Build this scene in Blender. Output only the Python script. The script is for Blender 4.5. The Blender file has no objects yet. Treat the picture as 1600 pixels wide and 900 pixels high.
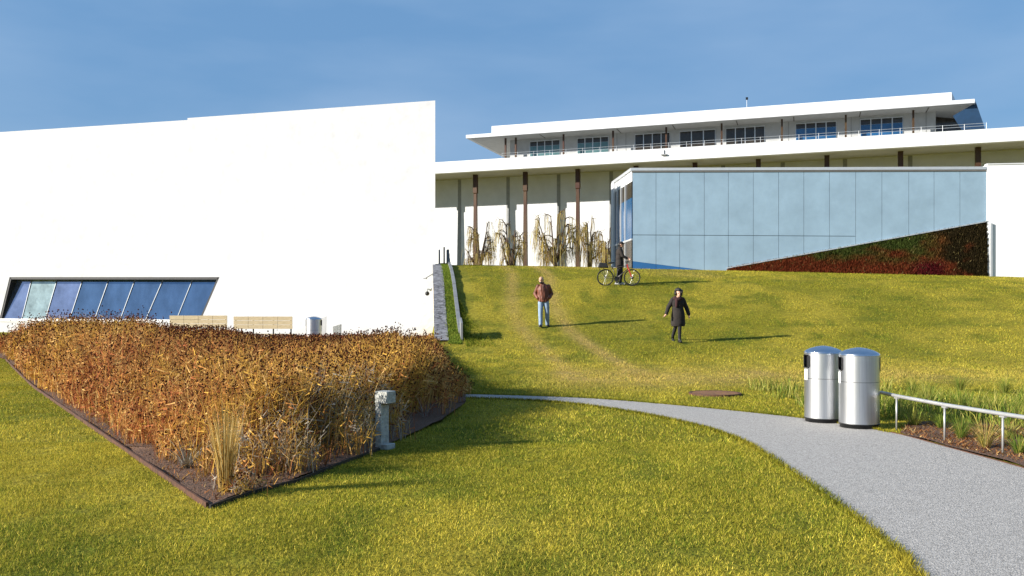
import bpy, bmesh, math, random
import numpy as np
from mathutils import Vector, Matrix
random.seed(7); RNG = np.random.default_rng(7)
S = bpy.context.scene
COL = S.collection
R = math.radians

# ------------------------------------------------------------------ camera, sky, sun, exposure
EYE, HOR, CX, F = 1.6, 486.0, 800.0, 1350.0          # eye height, horizon row, centre column, focal length (1600 px frame)
cam = bpy.data.cameras.new('camera'); cam_o = bpy.data.objects.new('camera', cam); COL.objects.link(cam_o)
cam.sensor_width = 36; cam.lens = 36*F/1600; cam.shift_y = (HOR-450)/1600
cam.clip_start = .1; cam.clip_end = 3000
cam_o.location = (0, 0, EYE); cam_o.rotation_euler = (R(90), 0, 0)
S.camera = cam_o
SUN_EL, SUN_AZ = R(20.5), R(17)
to_sun = Vector((-math.cos(SUN_AZ)*math.cos(SUN_EL), -math.sin(SUN_AZ)*math.cos(SUN_EL), math.sin(SUN_EL)))
W = bpy.data.worlds.new('World'); S.world = W; W.use_nodes = True
nt = W.node_tree; N = nt.nodes; L = nt.links
bg = N['Background']; bg.inputs['Strength'].default_value = .10
sky = N.new('ShaderNodeTexSky'); sky.sky_type = 'NISHITA'; sky.sun_disc = False
sky.sun_elevation = SUN_EL; sky.sun_rotation = math.atan2(to_sun.x, to_sun.y)
sky.altitude = 0; sky.air_density = 1.3; sky.dust_density = .5; sky.ozone_density = 3.0
tc = N.new('ShaderNodeTexCoord'); mp = N.new('ShaderNodeMapping'); mp.inputs['Scale'].default_value = (1.0, 1.0, 3.6)
n1 = N.new('ShaderNodeTexNoise'); n1.inputs['Scale'].default_value = 1.9; n1.inputs['Detail'].default_value = 5; n1.inputs['Roughness'].default_value = .5
rmp = N.new('ShaderNodeValToRGB'); rmp.color_ramp.elements[0].position = .40; rmp.color_ramp.elements[1].position = .72
rmp.color_ramp.elements[1].color = (.50, .50, .50, 1)
mx = N.new('ShaderNodeMix'); mx.data_type = 'RGBA'; mx.inputs[7].default_value = (2.0, 2.7, 3.7, 1)
L.new(tc.outputs['Generated'], mp.inputs[0]); L.new(mp.outputs[0], n1.inputs['Vector']); L.new(n1.outputs['Fac'], rmp.inputs[0])
L.new(rmp.outputs[0], mx.inputs[0]); ml = N.new('ShaderNodeMix'); ml.data_type = 'RGBA'; ml.inputs[0].default_value = .84; ml.inputs[7].default_value = (.62, 1.38, 2.60, 1)
L.new(sky.outputs[0], ml.inputs[6]); L.new(ml.outputs[2], mx.inputs[6]); L.new(mx.outputs[2], bg.inputs['Color'])
sun = bpy.data.lights.new('sun', 'SUN'); sun.energy = 5.0; sun.angle = R(.5); sun.color = (1, .94, .84)
sun_o = bpy.data.objects.new('sun', sun); COL.objects.link(sun_o); sun_o.location = (-30, -10, 30)
sun_o.rotation_euler = to_sun.to_track_quat('Z', 'Y').to_euler()
S.view_settings.view_transform = 'Standard'; S.view_settings.look = 'None'; S.view_settings.exposure = 1.15; S.view_settings.gamma = 1

# ------------------------------------------------------------------ materials
def mat(name, col, rough=.8, metal=0., noise=0., nscale=8., bump=0., bscale=30., spec=.5, stretch=None, col2=None, voro=False, aniso=0.):
    m = bpy.data.materials.new(name); m.use_nodes = True
    n, l = m.node_tree.nodes, m.node_tree.links
    b = n['Principled BSDF']; b.inputs['Base Color'].default_value = (*col, 1)
    b.inputs['Roughness'].default_value = rough; b.inputs['Metallic'].default_value = metal
    b.inputs['Specular IOR Level'].default_value = spec
    if aniso: b.inputs['Anisotropic'].default_value = aniso
    if noise or bump:
        t = n.new('ShaderNodeTexCoord'); mpg = n.new('ShaderNodeMapping'); l.new(t.outputs['Object'], mpg.inputs[0])
        if stretch: mpg.inputs['Scale'].default_value = stretch
    if noise:
        x = n.new('ShaderNodeTexVoronoi' if voro else 'ShaderNodeTexNoise'); x.inputs['Scale'].default_value = nscale
        l.new(mpg.outputs[0], x.inputs['Vector'])
        if not voro: x.inputs['Detail'].default_value = 6; x.inputs['Roughness'].default_value = .65
        mm = n.new('ShaderNodeMix'); mm.data_type = 'RGBA'
        c2 = col2 if col2 else tuple(c*(1-noise) for c in col)
        mm.inputs[6].default_value = (*c2, 1); mm.inputs[7].default_value = (*[min(1, c*(1+noise*.4)) for c in col], 1)
        cr = n.new('ShaderNodeMapRange'); cr.inputs[1].default_value = .3; cr.inputs[2].default_value = .7
        if voro:
            sep = n.new('ShaderNodeSeparateColor'); l.new(x.outputs['Color'], sep.inputs[0]); l.new(sep.outputs[0], cr.inputs[0]); cr.inputs[1].default_value = 0; cr.inputs[2].default_value = 1
        else: l.new(x.outputs['Fac'], cr.inputs[0])
        l.new(cr.outputs[0], mm.inputs[0]); l.new(mm.outputs[2], b.inputs['Base Color'])
    if bump:
        x = n.new('ShaderNodeTexNoise'); x.inputs['Scale'].default_value = bscale; x.inputs['Detail'].default_value = 5
        l.new(mpg.outputs[0], x.inputs['Vector']); bp = n.new('ShaderNodeBump'); bp.inputs['Strength'].default_value = bump; bp.inputs['Distance'].default_value = .03
        l.new(x.outputs['Fac'], bp.inputs['Height']); l.new(bp.outputs[0], b.inputs['Normal'])
    return m
def leaf_mat(name, trans=.3, rough=.7):
    m = bpy.data.materials.new(name); m.use_nodes = True
    n, l = m.node_tree.nodes, m.node_tree.links; n.remove(n['Principled BSDF']); out = n['Material Output']
    a = n.new('ShaderNodeAttribute'); a.attribute_name = 'col'
    d = n.new('ShaderNodeBsdfDiffuse'); t = n.new('ShaderNodeBsdfTranslucent'); mi = n.new('ShaderNodeMixShader'); mi.inputs[0].default_value = trans
    l.new(a.outputs['Color'], d.inputs[0]); l.new(a.outputs['Color'], t.inputs[0]); l.new(d.outputs[0], mi.inputs[1]); l.new(t.outputs[0], mi.inputs[2]); l.new(mi.outputs[0], out.inputs[0])
    return m
M = dict(
 white=mat('white_concrete', (.475, .480, .495), .75, noise=.13, nscale=1.6, bump=.35, bscale=3),
 mull=mat('mullion_grey', (.16, .18, .20), .5, .4, noise=.1, nscale=5),
 lav=mat('lavender_coated_glass', (.26, .32, .50), .08, .8, noise=.4, nscale=.9),
 navy=mat('navy_screen', (.008, .035, .085), .5, noise=.3, nscale=1),
 seam=mat('panel_seam', (.17, .235, .28), .8, noise=.1, nscale=3),
 block=mat('white_render', (.74, .745, .76), .75, noise=.06, nscale=1.1, bump=.2, bscale=4),
 white2=mat('white_marble', (.58, .59, .61), .6, noise=.10, nscale=.8, bump=.08, bscale=6),
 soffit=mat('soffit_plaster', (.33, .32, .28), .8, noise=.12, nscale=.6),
 pentw=mat('penthouse_cladding', (.42, .43, .44), .7, noise=.15, nscale=1.5),
 joint=mat('shadow_joint', (.12, .115, .11), .8, noise=.2, nscale=4),
 strip=mat('grey_stone_strip', (.26, .265, .27), .7, noise=.2, nscale=3),
 bronze=mat('bronze', (.060, .036, .014), .5, .3, noise=.4, nscale=.5, col2=(.045, .012, .007)),
 frost=mat('frosted_glass', (.235, .335, .425), .35, 0, noise=.16, nscale=.9, bump=.05, bscale=3, spec=.8),
 frostshade=mat('painted_shadow_glass', (.02, .10, .26), .15, 0, noise=.2, nscale=.6, spec=.8),  # facade glass darkened to paint the shadow at its foot
 blue=mat('blue_coated_glass', (.16, .26, .42), .06, .85, noise=.35, nscale=.7, stretch=(1, 1, .6)),
 palepane=mat('pale_coated_glass', (.36, .46, .46), .12, .7, noise=.5, nscale=1.4),
 bluedk=mat('dark_blue_glass', (.02, .10, .24), .12, .2, noise=.4, nscale=.5, spec=.8),
 teal=mat('teal_glass', (.10, .19, .20), .15, .2, noise=.3, nscale=1),
 dkglass=mat('dark_glass', (.035, .028, .02), .15, 0, noise=.5, nscale=1.5),
 alu=mat('aluminium', (.62, .63, .64), .4, .6, noise=.08, nscale=5),
 darkmetal=mat('dark_metal', (.03, .03, .032), .5, .5, noise=.3, nscale=6),
 grey=mat('grey_painted_metal', (.20, .205, .21), .55, .2, noise=.2, nscale=3),
 steel=mat('brushed_stainless', (.62, .63, .65), .36, 1., noise=.18, nscale=5, stretch=(14, 14, .25), bump=.06, bscale=30),
 steeldome=mat('dome_stainless', (.50, .54, .60), .25, 1., noise=.1, nscale=6),
 black=mat('black_plastic', (.008, .008, .008), .6, noise=.3, nscale=9),
 railgrey=mat('galvanised_rail', (.42, .42, .41), .4, .5, noise=.15, nscale=6),
 sticker=mat('white_sticker', (.75, .75, .72), .6, noise=.08, nscale=20),
 cast=mat('cast_concrete', (.42, .42, .38), .85, noise=.5, nscale=22, bump=.5, bscale=40),
 path=mat('exposed_aggregate', (.385, .362, .335), .85, noise=.5, nscale=95, voro=True, bump=.5, bscale=90),
 paver=mat('plaza_paving', (.42, .38, .31), .85, noise=.25, nscale=3),
 mulch=mat('bark_mulch', (.13, .065, .035), .95, noise=.7, nscale=28, bump=1., bscale=40),
 gravel=mat('dark_gravel', (.17, .17, .185), .9, noise=.75, nscale=9, voro=True, bump=1., bscale=14),
 rust=mat('rusty_steel', (.085, .034, .017), .8, .2, noise=.6, nscale=14),
 wood=mat('pale_teak', (.60, .47, .27), .65, noise=.3, nscale=6, stretch=(1, 1, 12)),
 cover=mat('rusty_cover', (.22, .10, .04), .8, .2, noise=.5, nscale=9),
 bark=mat('willow_bark', (.10, .065, .04), .9, noise=.5, nscale=5),
 skin=mat('skin', (.50, .28, .19), .55, noise=.1, nscale=12),
 leather=mat('brown_leather', (.13, .030, .010), .6, noise=.5, nscale=6, bump=.4, bscale=14),
 jeans=mat('light_denim', (.21, .29, .40), .85, noise=.35, nscale=7, bump=.3, bscale=20),
 coat=mat('black_wool', (.018, .013, .011), .9, noise=.5, nscale=7, bump=.4, bscale=14),
 maroon=mat('dark_maroon_wool', (.03, .006, .007), .9, noise=.4, nscale=8),
 dark=mat('dark_cloth', (.012, .011, .014), .9, noise=.3, nscale=10),
 paleleg=mat('grey_cloth', (.34, .35, .36), .8, noise=.3, nscale=10),
 hair=mat('dark_hair', (.012, .008, .006), .6, noise=.5, nscale=30, bump=.6, bscale=60),
 hairgrey=mat('greying_hair', (.08, .06, .05), .7, noise=.5, nscale=30, bump=.6, bscale=60),
 shoe=mat('black_leather', (.01, .009, .008), .4, noise=.2, nscale=10),
 eye=mat('eye', (.03, .02, .015), .3, noise=.1, nscale=30),
 rubber=mat('tyre_rubber', (.012, .012, .012), .8, noise=.2, nscale=20),
 redpaint=mat('red_frame_paint', (.42, .015, .02), .3, noise=.1, nscale=9),
 greypaint=mat('grey_frame_paint', (.07, .06, .055), .35, noise=.1, nscale=9),
 bag=mat('black_nylon', (.012, .012, .014), .7, noise=.3, nscale=12, bump=.3, bscale=25),
 paper=mat('white_paper', (.75, .75, .78), .7, noise=.06, nscale=12),
 leaf=leaf_mat('plant_blades', .30), petal=leaf_mat('dry_stems', .2),
)

# ------------------------------------------------------------------ mesh helpers
class MB:
    def __init__(s): s.v, s.f = [], []
    def add(s, vs, fs):
        k = len(s.v); s.v += [tuple(v) for v in vs]; s.f += [tuple(i+k for i in f) for f in fs]; return s
    def hexa(s, p):                      # 8 corners: bottom ring 0-3, top ring 4-7
        return s.add(p, [(3, 2, 1, 0), (4, 5, 6, 7), (0, 1, 5, 4), (1, 2, 6, 5), (2, 3, 7, 6), (3, 0, 4, 7)])
    def box(s, c, d, U=(1, 0, 0), V=(0, 1, 0)):
        c, U, V, Z = Vector(c), Vector(U).normalized()*d[0]/2, Vector(V).normalized()*d[1]/2, Vector((0, 0, d[2]/2))
        return s.hexa([c-U-V-Z, c+U-V-Z, c+U+V-Z, c-U+V-Z, c-U-V+Z, c+U-V+Z, c+U+V+Z, c-U+V+Z])
    def prism(s, poly, ext):             # planar polygon extruded by a vector
        n = len(poly); e = Vector(ext); a = [Vector(p) for p in poly]
        s.add(a+[p+e for p in a], [tuple(reversed(range(n))), tuple(range(n, 2*n))]+[(i, (i+1) % n, n+(i+1) % n, n+i) for i in range(n)]); return s
    def tube(s, pts, rad, n=8, caps=True):
        pts = [Vector(p) for p in pts]; rr = rad if hasattr(rad, '__len__') else [rad]*len(pts)
        vs = []; fs = []
        for i, p in enumerate(pts):
            d = (pts[min(i+1, len(pts)-1)]-pts[max(i-1, 0)]).normalized()
            a = d.orthogonal().normalized() if abs(d.z) < .9 else Vector((1, 0, 0)); a = (a-d*a.dot(d)).normalized()
            if i and a.dot(pa) < 0: a = -a
            if i: a = (pa-d*pa.dot(d)).normalized()
            pa = a; b = d.cross(a)
            vs += [p+a*rr[i]*math.cos(2*math.pi*k/n)+b*rr[i]*math.sin(2*math.pi*k/n) for k in range(n)]
        for i in range(len(pts)-1):
            fs += [(i*n+k, i*n+(k+1) % n, (i+1)*n+(k+1) % n, (i+1)*n+k) for k in range(n)]
        if caps: fs += [tuple(reversed(range(n))), tuple(range((len(pts)-1)*n, len(pts)*n))]
        return s.add(vs, fs)
    def lathe(s, c, prof, n=48):
        c = Vector(c); vs = [c+Vector((r*math.cos(2*math.pi*k/n), r*math.sin(2*math.pi*k/n), z)) for r, z in prof for k in range(n)]
        fs = [(i*n+k, i*n+(k+1) % n, (i+1)*n+(k+1) % n, (i+1)*n+k) for i in range(len(prof)-1) for k in range(n)]
        return s.add(vs, fs)
    def ball(s, c, r, n=12, m=8, rot=None):
        c = Vector(c); r = r if hasattr(r, '__len__') else (r, r, r); vs = []
        for i in range(m+1):
            t = math.pi*i/m
            for k in range(n):
                q = Vector((r[0]*math.sin(t)*math.cos(2*math.pi*k/n), r[1]*math.sin(t)*math.sin(2*math.pi*k/n), r[2]*math.cos(t)))
                if rot: q = rot @ q
                vs.append(c+q)
        return s.add(vs, [(i*n+k, (i+1)*n+k, (i+1)*n+(k+1) % n, i*n+(k+1) % n) for i in range(m) for k in range(n)])
    def torus(s, c, Rm, r, U, V, n=40, m=8):
        c, U, V = Vector(c), Vector(U), Vector(V); Wn = U.cross(V); vs = []
        for i in range(n):
            a = 2*math.pi*i/n; d = U*math.cos(a)+V*math.sin(a)
            vs += [c+d*(Rm+r*math.cos(2*math.pi*k/m))+Wn*r*math.sin(2*math.pi*k/m) for k in range(m)]
        return s.add(vs, [(i*m+k, ((i+1) % n)*m+k, ((i+1) % n)*m+(k+1) % m, i*m+(k+1) % m) for i in range(n) for k in range(m)])
    def build(s, name, m, parent=None, off=None, smooth=False, label=None):
        off = Vector(off) if off is not None else (root_loc(parent) if parent else Vector((0, 0, 0)))
        me = bpy.data.meshes.new(name); me.from_pydata([(v[0]-off.x, v[1]-off.y, v[2]-off.z) for v in s.v], [], s.f)
        me.materials.append(m); me.validate(); 
        if smooth: me.shade_smooth() if smooth is True else me.shade_auto_smooth() if hasattr(me, 'shade_auto_smooth') else me.shade_smooth()
        o = bpy.data.objects.new(name, me); COL.objects.link(o)
        if parent: o.parent = parent
        else: o.location = off
        if label: o['label'] = label
        return o
def root_loc(o):
    while o.parent: o = o.parent
    return Vector(o.get('_w', o.location))
def thing(name, label, cat, loc=(0, 0, 0), group=None, rz=0):
    o = bpy.data.objects.new(name, None); COL.objects.link(o); o.location = loc; o.rotation_euler = (0, 0, rz)
    o['label'] = label; o['category'] = cat
    if group: o['group'] = group
    return o
def tag(o, label, cat, group=None):
    o['label'] = label; o['category'] = cat
    if group: o['group'] = group
    return o
def struct(o): o['kind'] = 'structure'; return o
def copy_thing(root, loc, rz=None, label=None, group=None):
    r = root.copy(); COL.objects.link(r); r.location = loc
    if rz is not None: r.rotation_euler = (0, 0, rz)
    if label: r['label'] = label
    if group: r['group'] = group
    for ch in list(root.children):
        c = ch.copy(); COL.objects.link(c); c.parent = r
        for g in list(ch.children):
            d = g.copy(); COL.objects.link(d); d.parent = c
    return r
def bevel(o, w=.006, seg=2):
    b = o.modifiers.new('bevel', 'BEVEL'); b.width = w; b.segments = seg; b.limit_method = 'ANGLE'; return o
def P(px, py, D): return Vector(((px-CX)/F*D, D, EYE+(HOR-py)/F*D))

# value noise, vectorised
_T = RNG.random((64, 64))
def vn(x, y):
    xi, yi = np.floor(x).astype(int), np.floor(y).astype(int); fx, fy = x-xi, y-yi
    fx, fy = fx*fx*(3-2*fx), fy*fy*(3-2*fy); a = lambda i, j: _T[i % 64, j % 64]
    return (a(xi, yi)*(1-fx)+a(xi+1, yi)*fx)*(1-fy)+(a(xi, yi+1)*(1-fx)+a(xi+1, yi+1)*fx)*fy
def fbm(x, y, o=4):
    s, w, t = 0, 1., 0.
    for i in range(o): s = s+w*vn(x*2**i+17*i, y*2**i+31*i); t += w; w *= .5
    return s/t
def sstep(a, b, x): t = np.clip((x-a)/(b-a), 0, 1); return t*t*(3-2*t)

# ------------------------------------------------------------------ ground
PY = [-500, 17, 20, 22, 24, 27, 29.5, 32, 34, 36, 38, 40, 42, 44, 46, 48, 60, 2000]
PZ = [0, 0, .08, .17, .30, .625, 1.05, 1.66, 2.2, 2.72, 3.10, 3.42, 3.68, 3.88, 4.0, 4.02, 3.9, 3.9]
_py = np.arange(0, 62, .25); _pz = np.interp(_py, PY, PZ)
for _ in range(8): _pz = np.convolve(np.pad(_pz, 1, 'edge'), [.25, .5, .25], 'valid')
def Lx(y): return -2.38-(y-28)*.0955                   # left edge of the hill, beside the gallery wall
def zhill(x, y): return np.interp(y, _py, _pz)*(1-.0045*np.clip(x, -20, 60))
def zplaza(x, y): return .35*sstep(17, 28, y)
def Z(x, y):
    x, y = np.asarray(x, float), np.asarray(y, float)
    s = sstep(-.25, 0., x-Lx(y)); s0 = sstep(-2.2, 0., x-Lx(y)); k = sstep(27, 31, y)
    s = s0*(1-k)+s*k
    return zplaza(x, y)*(1-s)+zhill(x, y)*s
def Zf(x, y): return float(Z(x, y))
# beds and paths, plan outlines
BED = [(-2.45, 7.0), (-2.30, 7.55), (-2.02, 8.1), (-1.55, 9.9), (-1.0, 12.5), (-.80, 15), (-.95, 17.5), (-1.6, 21), (-2.2, 25.5), (-2.6, 28), (-22, 28), (-22, 32), (-14, 23.9)]
def bedpoly(px): return px
LE = [(2.3, -6), (2.30, 3), (2.46, 5.2), (2.57, 5.78), (2.72, 7.35), (2.82, 9.52), (2.80, 10.85), (2.53, 12.2), (1.83, 13.76), (.89, 15), (-.1, 15.6), (-1.6, 16.1)]
RE = [(5.25, -6), (5.25, 3), (5.23, 6), (5.20, 7.5), (5.18, 8.74), (5.08, 10.1), (4.96, 11.3), (4.45, 12.6), (3.57, 13.76), (2.24, 15.1), (1.0, 15.95), (-1.6, 16.75)]
def spline(pts, n):
    p = [Vector((*a, 0)) for a in pts]; out = []
    for i in range(len(p)-1):
        a, b, c, d = p[max(i-1, 0)], p[i], p[i+1], p[min(i+2, len(p)-1)]
        for k in range(n):
            t = k/n; out.append(.5*((2*b)+(-a+c)*t+(2*a-5*b+4*c-d)*t*t+(-a+3*b-3*c+d)*t**3))
    out.append(p[-1]); return [(v.x, v.y) for v in out]
LS, RS = spline(LE, 6), spline(RE, 6)
PATHPOLY = LS+RS[::-1]
RB = [(5.01, 11.15), (5.08, 10.1), (5.18, 8.74), (5.20, 7.5), (5.23, 6), (5.25, 3), (8, 3), (9, 8), (9.4, 11.2), (7.4, 12.3), (5.6, 12.2)]
def inside(poly, x, y):
    r = np.zeros(np.shape(x), bool); n = len(poly)
    for i in range(n):
        x1, y1 = poly[i]; x2, y2 = poly[(i+1) % n]
        if y1 == y2: continue
        c = ((y1 > y) != (y2 > y)) & (x < (x2-x1)*(y-y1)/(y2-y1)+x1); r ^= c
    return r
def lawn_col(x, y):
    a = fbm(x*.35+3, y*.22+9, 4); b = fbm(x*1.7+40, y*1.2, 3); c = fbm(x*.12+11, y*.10+5, 2)
    g = np.stack([.31+0*x, .285+0*x, .030+0*x], -1); yel = np.array([.47, .39, .048]); tan = np.array([.58, .41, .13]); grn = np.array([.13, .175, .020])
    w = sstep(.42, .62, a)[..., None]; g = g*(1-w)+yel*w
    w = (sstep(.5, .75, b)*.6)[..., None]; g = g*(1-w)+grn*w
    # worn tracks up the slope and a worn band behind the path
    lx = 1.6+(36-y)*.075+.25*np.sin(y*.35); t1 = np.exp(-((x-lx)/.28)**2)+np.exp(-((x-lx+1.6)/.28)**2)*.8
    band = np.exp(-((y-19.5-.1*x)/2.2)**2)*.8*sstep(-.5, 2, x)*(1-.5*sstep(8, 12, x))
    w = np.clip(t1*.75*sstep(17, 22, y)*(.5+b)+band*(.3+b)+sstep(.60, .72, c)*.35*sstep(15, 20, y), 0, .85)[..., None]; g = g*(1-w)+tan*w
    return g
def grid_axis(stops):
    out = []
    for (a, b, st) in stops: out += list(np.arange(a, b-1e-6, st))
    return np.array(out+[stops[-1][1]])
gx = grid_axis([(-900, -100, 80), (-100, -30, 7), (-30, -6, .8), (-6, 12, .2), (12, 40, .8), (40, 100, 6), (100, 900, 80)])
gy = grid_axis([(-300, -20, 40), (-20, 4, 2), (4, 62, .25), (62, 120, 4), (120, 1500, 90)])
X, Y = np.meshgrid(gx, gy); ZZ = Z(X, Y)
ZZ = ZZ+(fbm(X*1.3, Y*1.3, 3)-.5)*.035*(Y > 17.5)-.012*((Y > 62))
def np_mesh(name, V, Fc, m, cols=None, smooth=False):
    me = bpy.data.meshes.new(name); k = Fc.shape[1]
    me.vertices.add(len(V)); me.vertices.foreach_set('co', V.astype(np.float32).ravel())
    me.loops.add(Fc.size); me.loops.foreach_set('vertex_index', Fc.astype(np.int32).ravel())
    me.polygons.add(len(Fc)); me.polygons.foreach_set('loop_start', np.arange(0, Fc.size, k, dtype=np.int32))
    me.update(calc_edges=True)
    if cols is not None:
        ca = me.attributes.new('col', 'FLOAT_COLOR', 'POINT'); c4 = np.ones((len(V), 4), np.float32); c4[:, :3] = cols; ca.data.foreach_set('color', c4.ravel())
    me.materials.append(m)
    if smooth: me.shade_smooth()
    o = bpy.data.objects.new(name, me); COL.objects.link(o); return o
ny, nx = X.shape; idx = np.arange(ny*nx).reshape(ny, nx)
Fq = np.stack([idx[:-1, :-1], idx[:-1, 1:], idx[1:, 1:], idx[1:, :-1]], -1).reshape(-1, 4)
lm = mat('lawn_soil', (.2, .2, .02), .95, spec=.05, bump=.9, bscale=24)
_n, _l = lm.node_tree.nodes, lm.node_tree.links
_a = _n.new('ShaderNodeAttribute'); _a.attribute_name = 'col'; _t = _n.new('ShaderNodeTexCoord')
_x = _n.new('ShaderNodeTexNoise'); _x.inputs['Scale'].default_value = 9; _x.inputs['Detail'].default_value = 8; _x.inputs['Roughness'].default_value = .75; _l.new(_t.outputs['Object'], _x.inputs['Vector'])
_r = _n.new('ShaderNodeMapRange'); _r.inputs[1].default_value = .35; _r.inputs[2].default_value = .65; _r.inputs[3].default_value = .45; _r.inputs[4].default_value = 1.25
_m = _n.new('ShaderNodeVectorMath'); _m.operation = 'SCALE'; _l.new(_x.outputs['Fac'], _r.inputs[0]); _l.new(_a.outputs['Color'], _m.inputs[0]); _l.new(_r.outputs[0], _m.inputs['Scale'])
_l.new(_m.outputs[0], _n['Principled BSDF'].inputs['Base Color'])
_gc = lawn_col(X, Y); _gc = _gc*np.where(Y < 46, .6, .8)[..., None]
ground = struct(np_mesh('ground', np.stack([X, Y, ZZ], -1).reshape(-1, 3), Fq, lm, _gc.reshape(-1, 3), True))

def ribbon(A, B, z, name, m, sub=6):
    mb = MB(); n = len(A)
    for i in range(n):
        for k in range(sub+1):
            t = k/sub; mb.v.append((A[i][0]*(1-t)+B[i][0]*t, A[i][1]*(1-t)+B[i][1]*t, z))
    w = sub+1; mb.f = [(i*w+k, i*w+k+1, (i+1)*w+k+1, (i+1)*w+k) for i in range(n-1) for k in range(sub)]
    return struct(mb.build(name, m))
ribbon(LS, RS, .012, 'path', M['path'])
def poly_sheet(poly, name, m, dz, step=.5):     # polygon draped on the terrain, triangulated
    bm = bmesh.new(); vs = [bm.verts.new((x, y, 0)) for x, y in poly]; bm.faces.new(vs)
    xs, ys = [p[0] for p in poly], [p[1] for p in poly]
    for ax, lo, hi in ((0, min(xs), max(xs)), (1, min(ys), max(ys))):
        c = lo+step
        while c < hi:
            no = (1, 0, 0) if ax == 0 else (0, 1, 0); co = (c, 0, 0) if ax == 0 else (0, c, 0)
            bmesh.ops.bisect_plane(bm, geom=bm.verts[:]+bm.edges[:]+bm.faces[:], plane_co=co, plane_no=no); c += step
    for v in bm.verts: v.co.z = Zf(v.co.x, v.co.y)+dz+(.03*random.random() if 0 < dz else 0)
    bm.faces.ensure_lookup_table(); bm.normal_update()
    if bm.faces[0].normal.z < 0: bmesh.ops.reverse_faces(bm, faces=bm.faces)
    me = bpy.data.meshes.new(name); bm.to_mesh(me); bm.free(); me.materials.append(m); me.shade_smooth()
    o = bpy.data.objects.new(name, me); COL.objects.link(o); return o
struct(poly_sheet(BED, 'mulch_bed', M['mulch'], .02))
struct(poly_sheet(RB, 'mulch_bed', M['mulch'], .02))
struct(poly_sheet([(-22, 28.02), (-2.6, 28.02), (-3.7, 42.8), (-22, 48)], 'plaza', M['paver'], .01, 1.5))

# edging strips
def edging(pts, name, m, h, w, label):
    mb = MB()
    for i in range(len(pts)-1):
        a, b = Vector((*pts[i], 0)), Vector((*pts[i+1], 0)); d = (b-a); n_ = Vector((-d.y, d.x, 0)).normalized()*w/2
        za, zb = Zf(a.x, a.y)-.03, Zf(b.x, b.y)-.03
        lo = [a-n_, b-n_, b+n_, a+n_]; zz = [za, zb, zb, za]
        mb.hexa([Vector((p.x, p.y, z)) for p, z in zip(lo, zz)]+[Vector((p.x, p.y, z+.03+h)) for p, z in zip(lo, zz)])
    return tag(mb.build(name, m), label, 'edging')
lp = [(-2.47-(11.53*t), 7.0+16.9*t) for t in np.linspace(0, 1, 18)]
edging(lp, 'steel_edging', M['rust'], .05, .02, 'rusty orange steel edging along the left side of the brown plant bed')
edging([(-2.44, 6.98), (-2.28, 7.52), (-2.0, 8.07), (-1.75, 9.1), (-1.52, 9.9)], 'steel_edging', M['darkmetal'], .035, .02, 'dark steel edging along the shaded front right side of the brown plant bed')
edging([p for p in RS if 2.9 < p[1] < 11.4 and p[0] > 4.9], 'steel_edging', M['rust'], .022, .014, 'reddish steel edging between curved grey path and mulch under the low rail')

# ------------------------------------------------------------------ blades and stems (numpy)
def blades(x, y, z, L_, w, lean, col, name, m=None, two=False):
    n = len(x); yaw = RNG.random(n)*2*np.pi; ly = RNG.random(n)*2*np.pi
    dx, dy = np.cos(yaw)*w/2, np.sin(yaw)*w/2; lx, lyy = np.cos(ly)*lean*L_, np.sin(ly)*lean*L_
    h = L_*np.sqrt(np.clip(1-lean**2, .05, 1))
    if two:
        V = np.stack([np.stack([x-dx, y-dy, z], -1), np.stack([x+dx, y+dy, z], -1),
                      np.stack([x+lx*.35-dx*.8, y+lyy*.35-dy*.8, z+h*.62], -1), np.stack([x+lx*.35+dx*.8, y+lyy*.35+dy*.8, z+h*.62], -1),
                      np.stack([x+lx, y+lyy, z+h], -1)], 1).reshape(-1, 3)
        b = np.arange(n)[:, None]*5; Fc = np.concatenate([b+np.array([[0, 1, 3]]), b+np.array([[0, 3, 2]]), b+np.array([[2, 3, 4]])]); k = 5
    else:
        V = np.stack([np.stack([x-dx, y-dy, z-.01], -1), np.stack([x+dx, y+dy, z-.01], -1), np.stack([x+lx, y+lyy, z+h], -1)], 1).reshape(-1, 3)
        Fc = np.arange(n)[:, None]*3+np.array([[0, 1, 2]]); k = 3
    return np_mesh(name, V, Fc, m or M['leaf'], np.repeat(col, k, 0))
def field(n, y0, y1, xl, xr, pw=1.):       # scatter inside the camera's wedge, with margins
    u = RNG.random(n); y = y0+(y1-y0)*u; s = y/F*(CX)*1.12+.6
    x = (RNG.random(n)*2-1)*s; return x[(x > xl) & (x < xr)], y[(x > xl) & (x < xr)]
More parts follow.
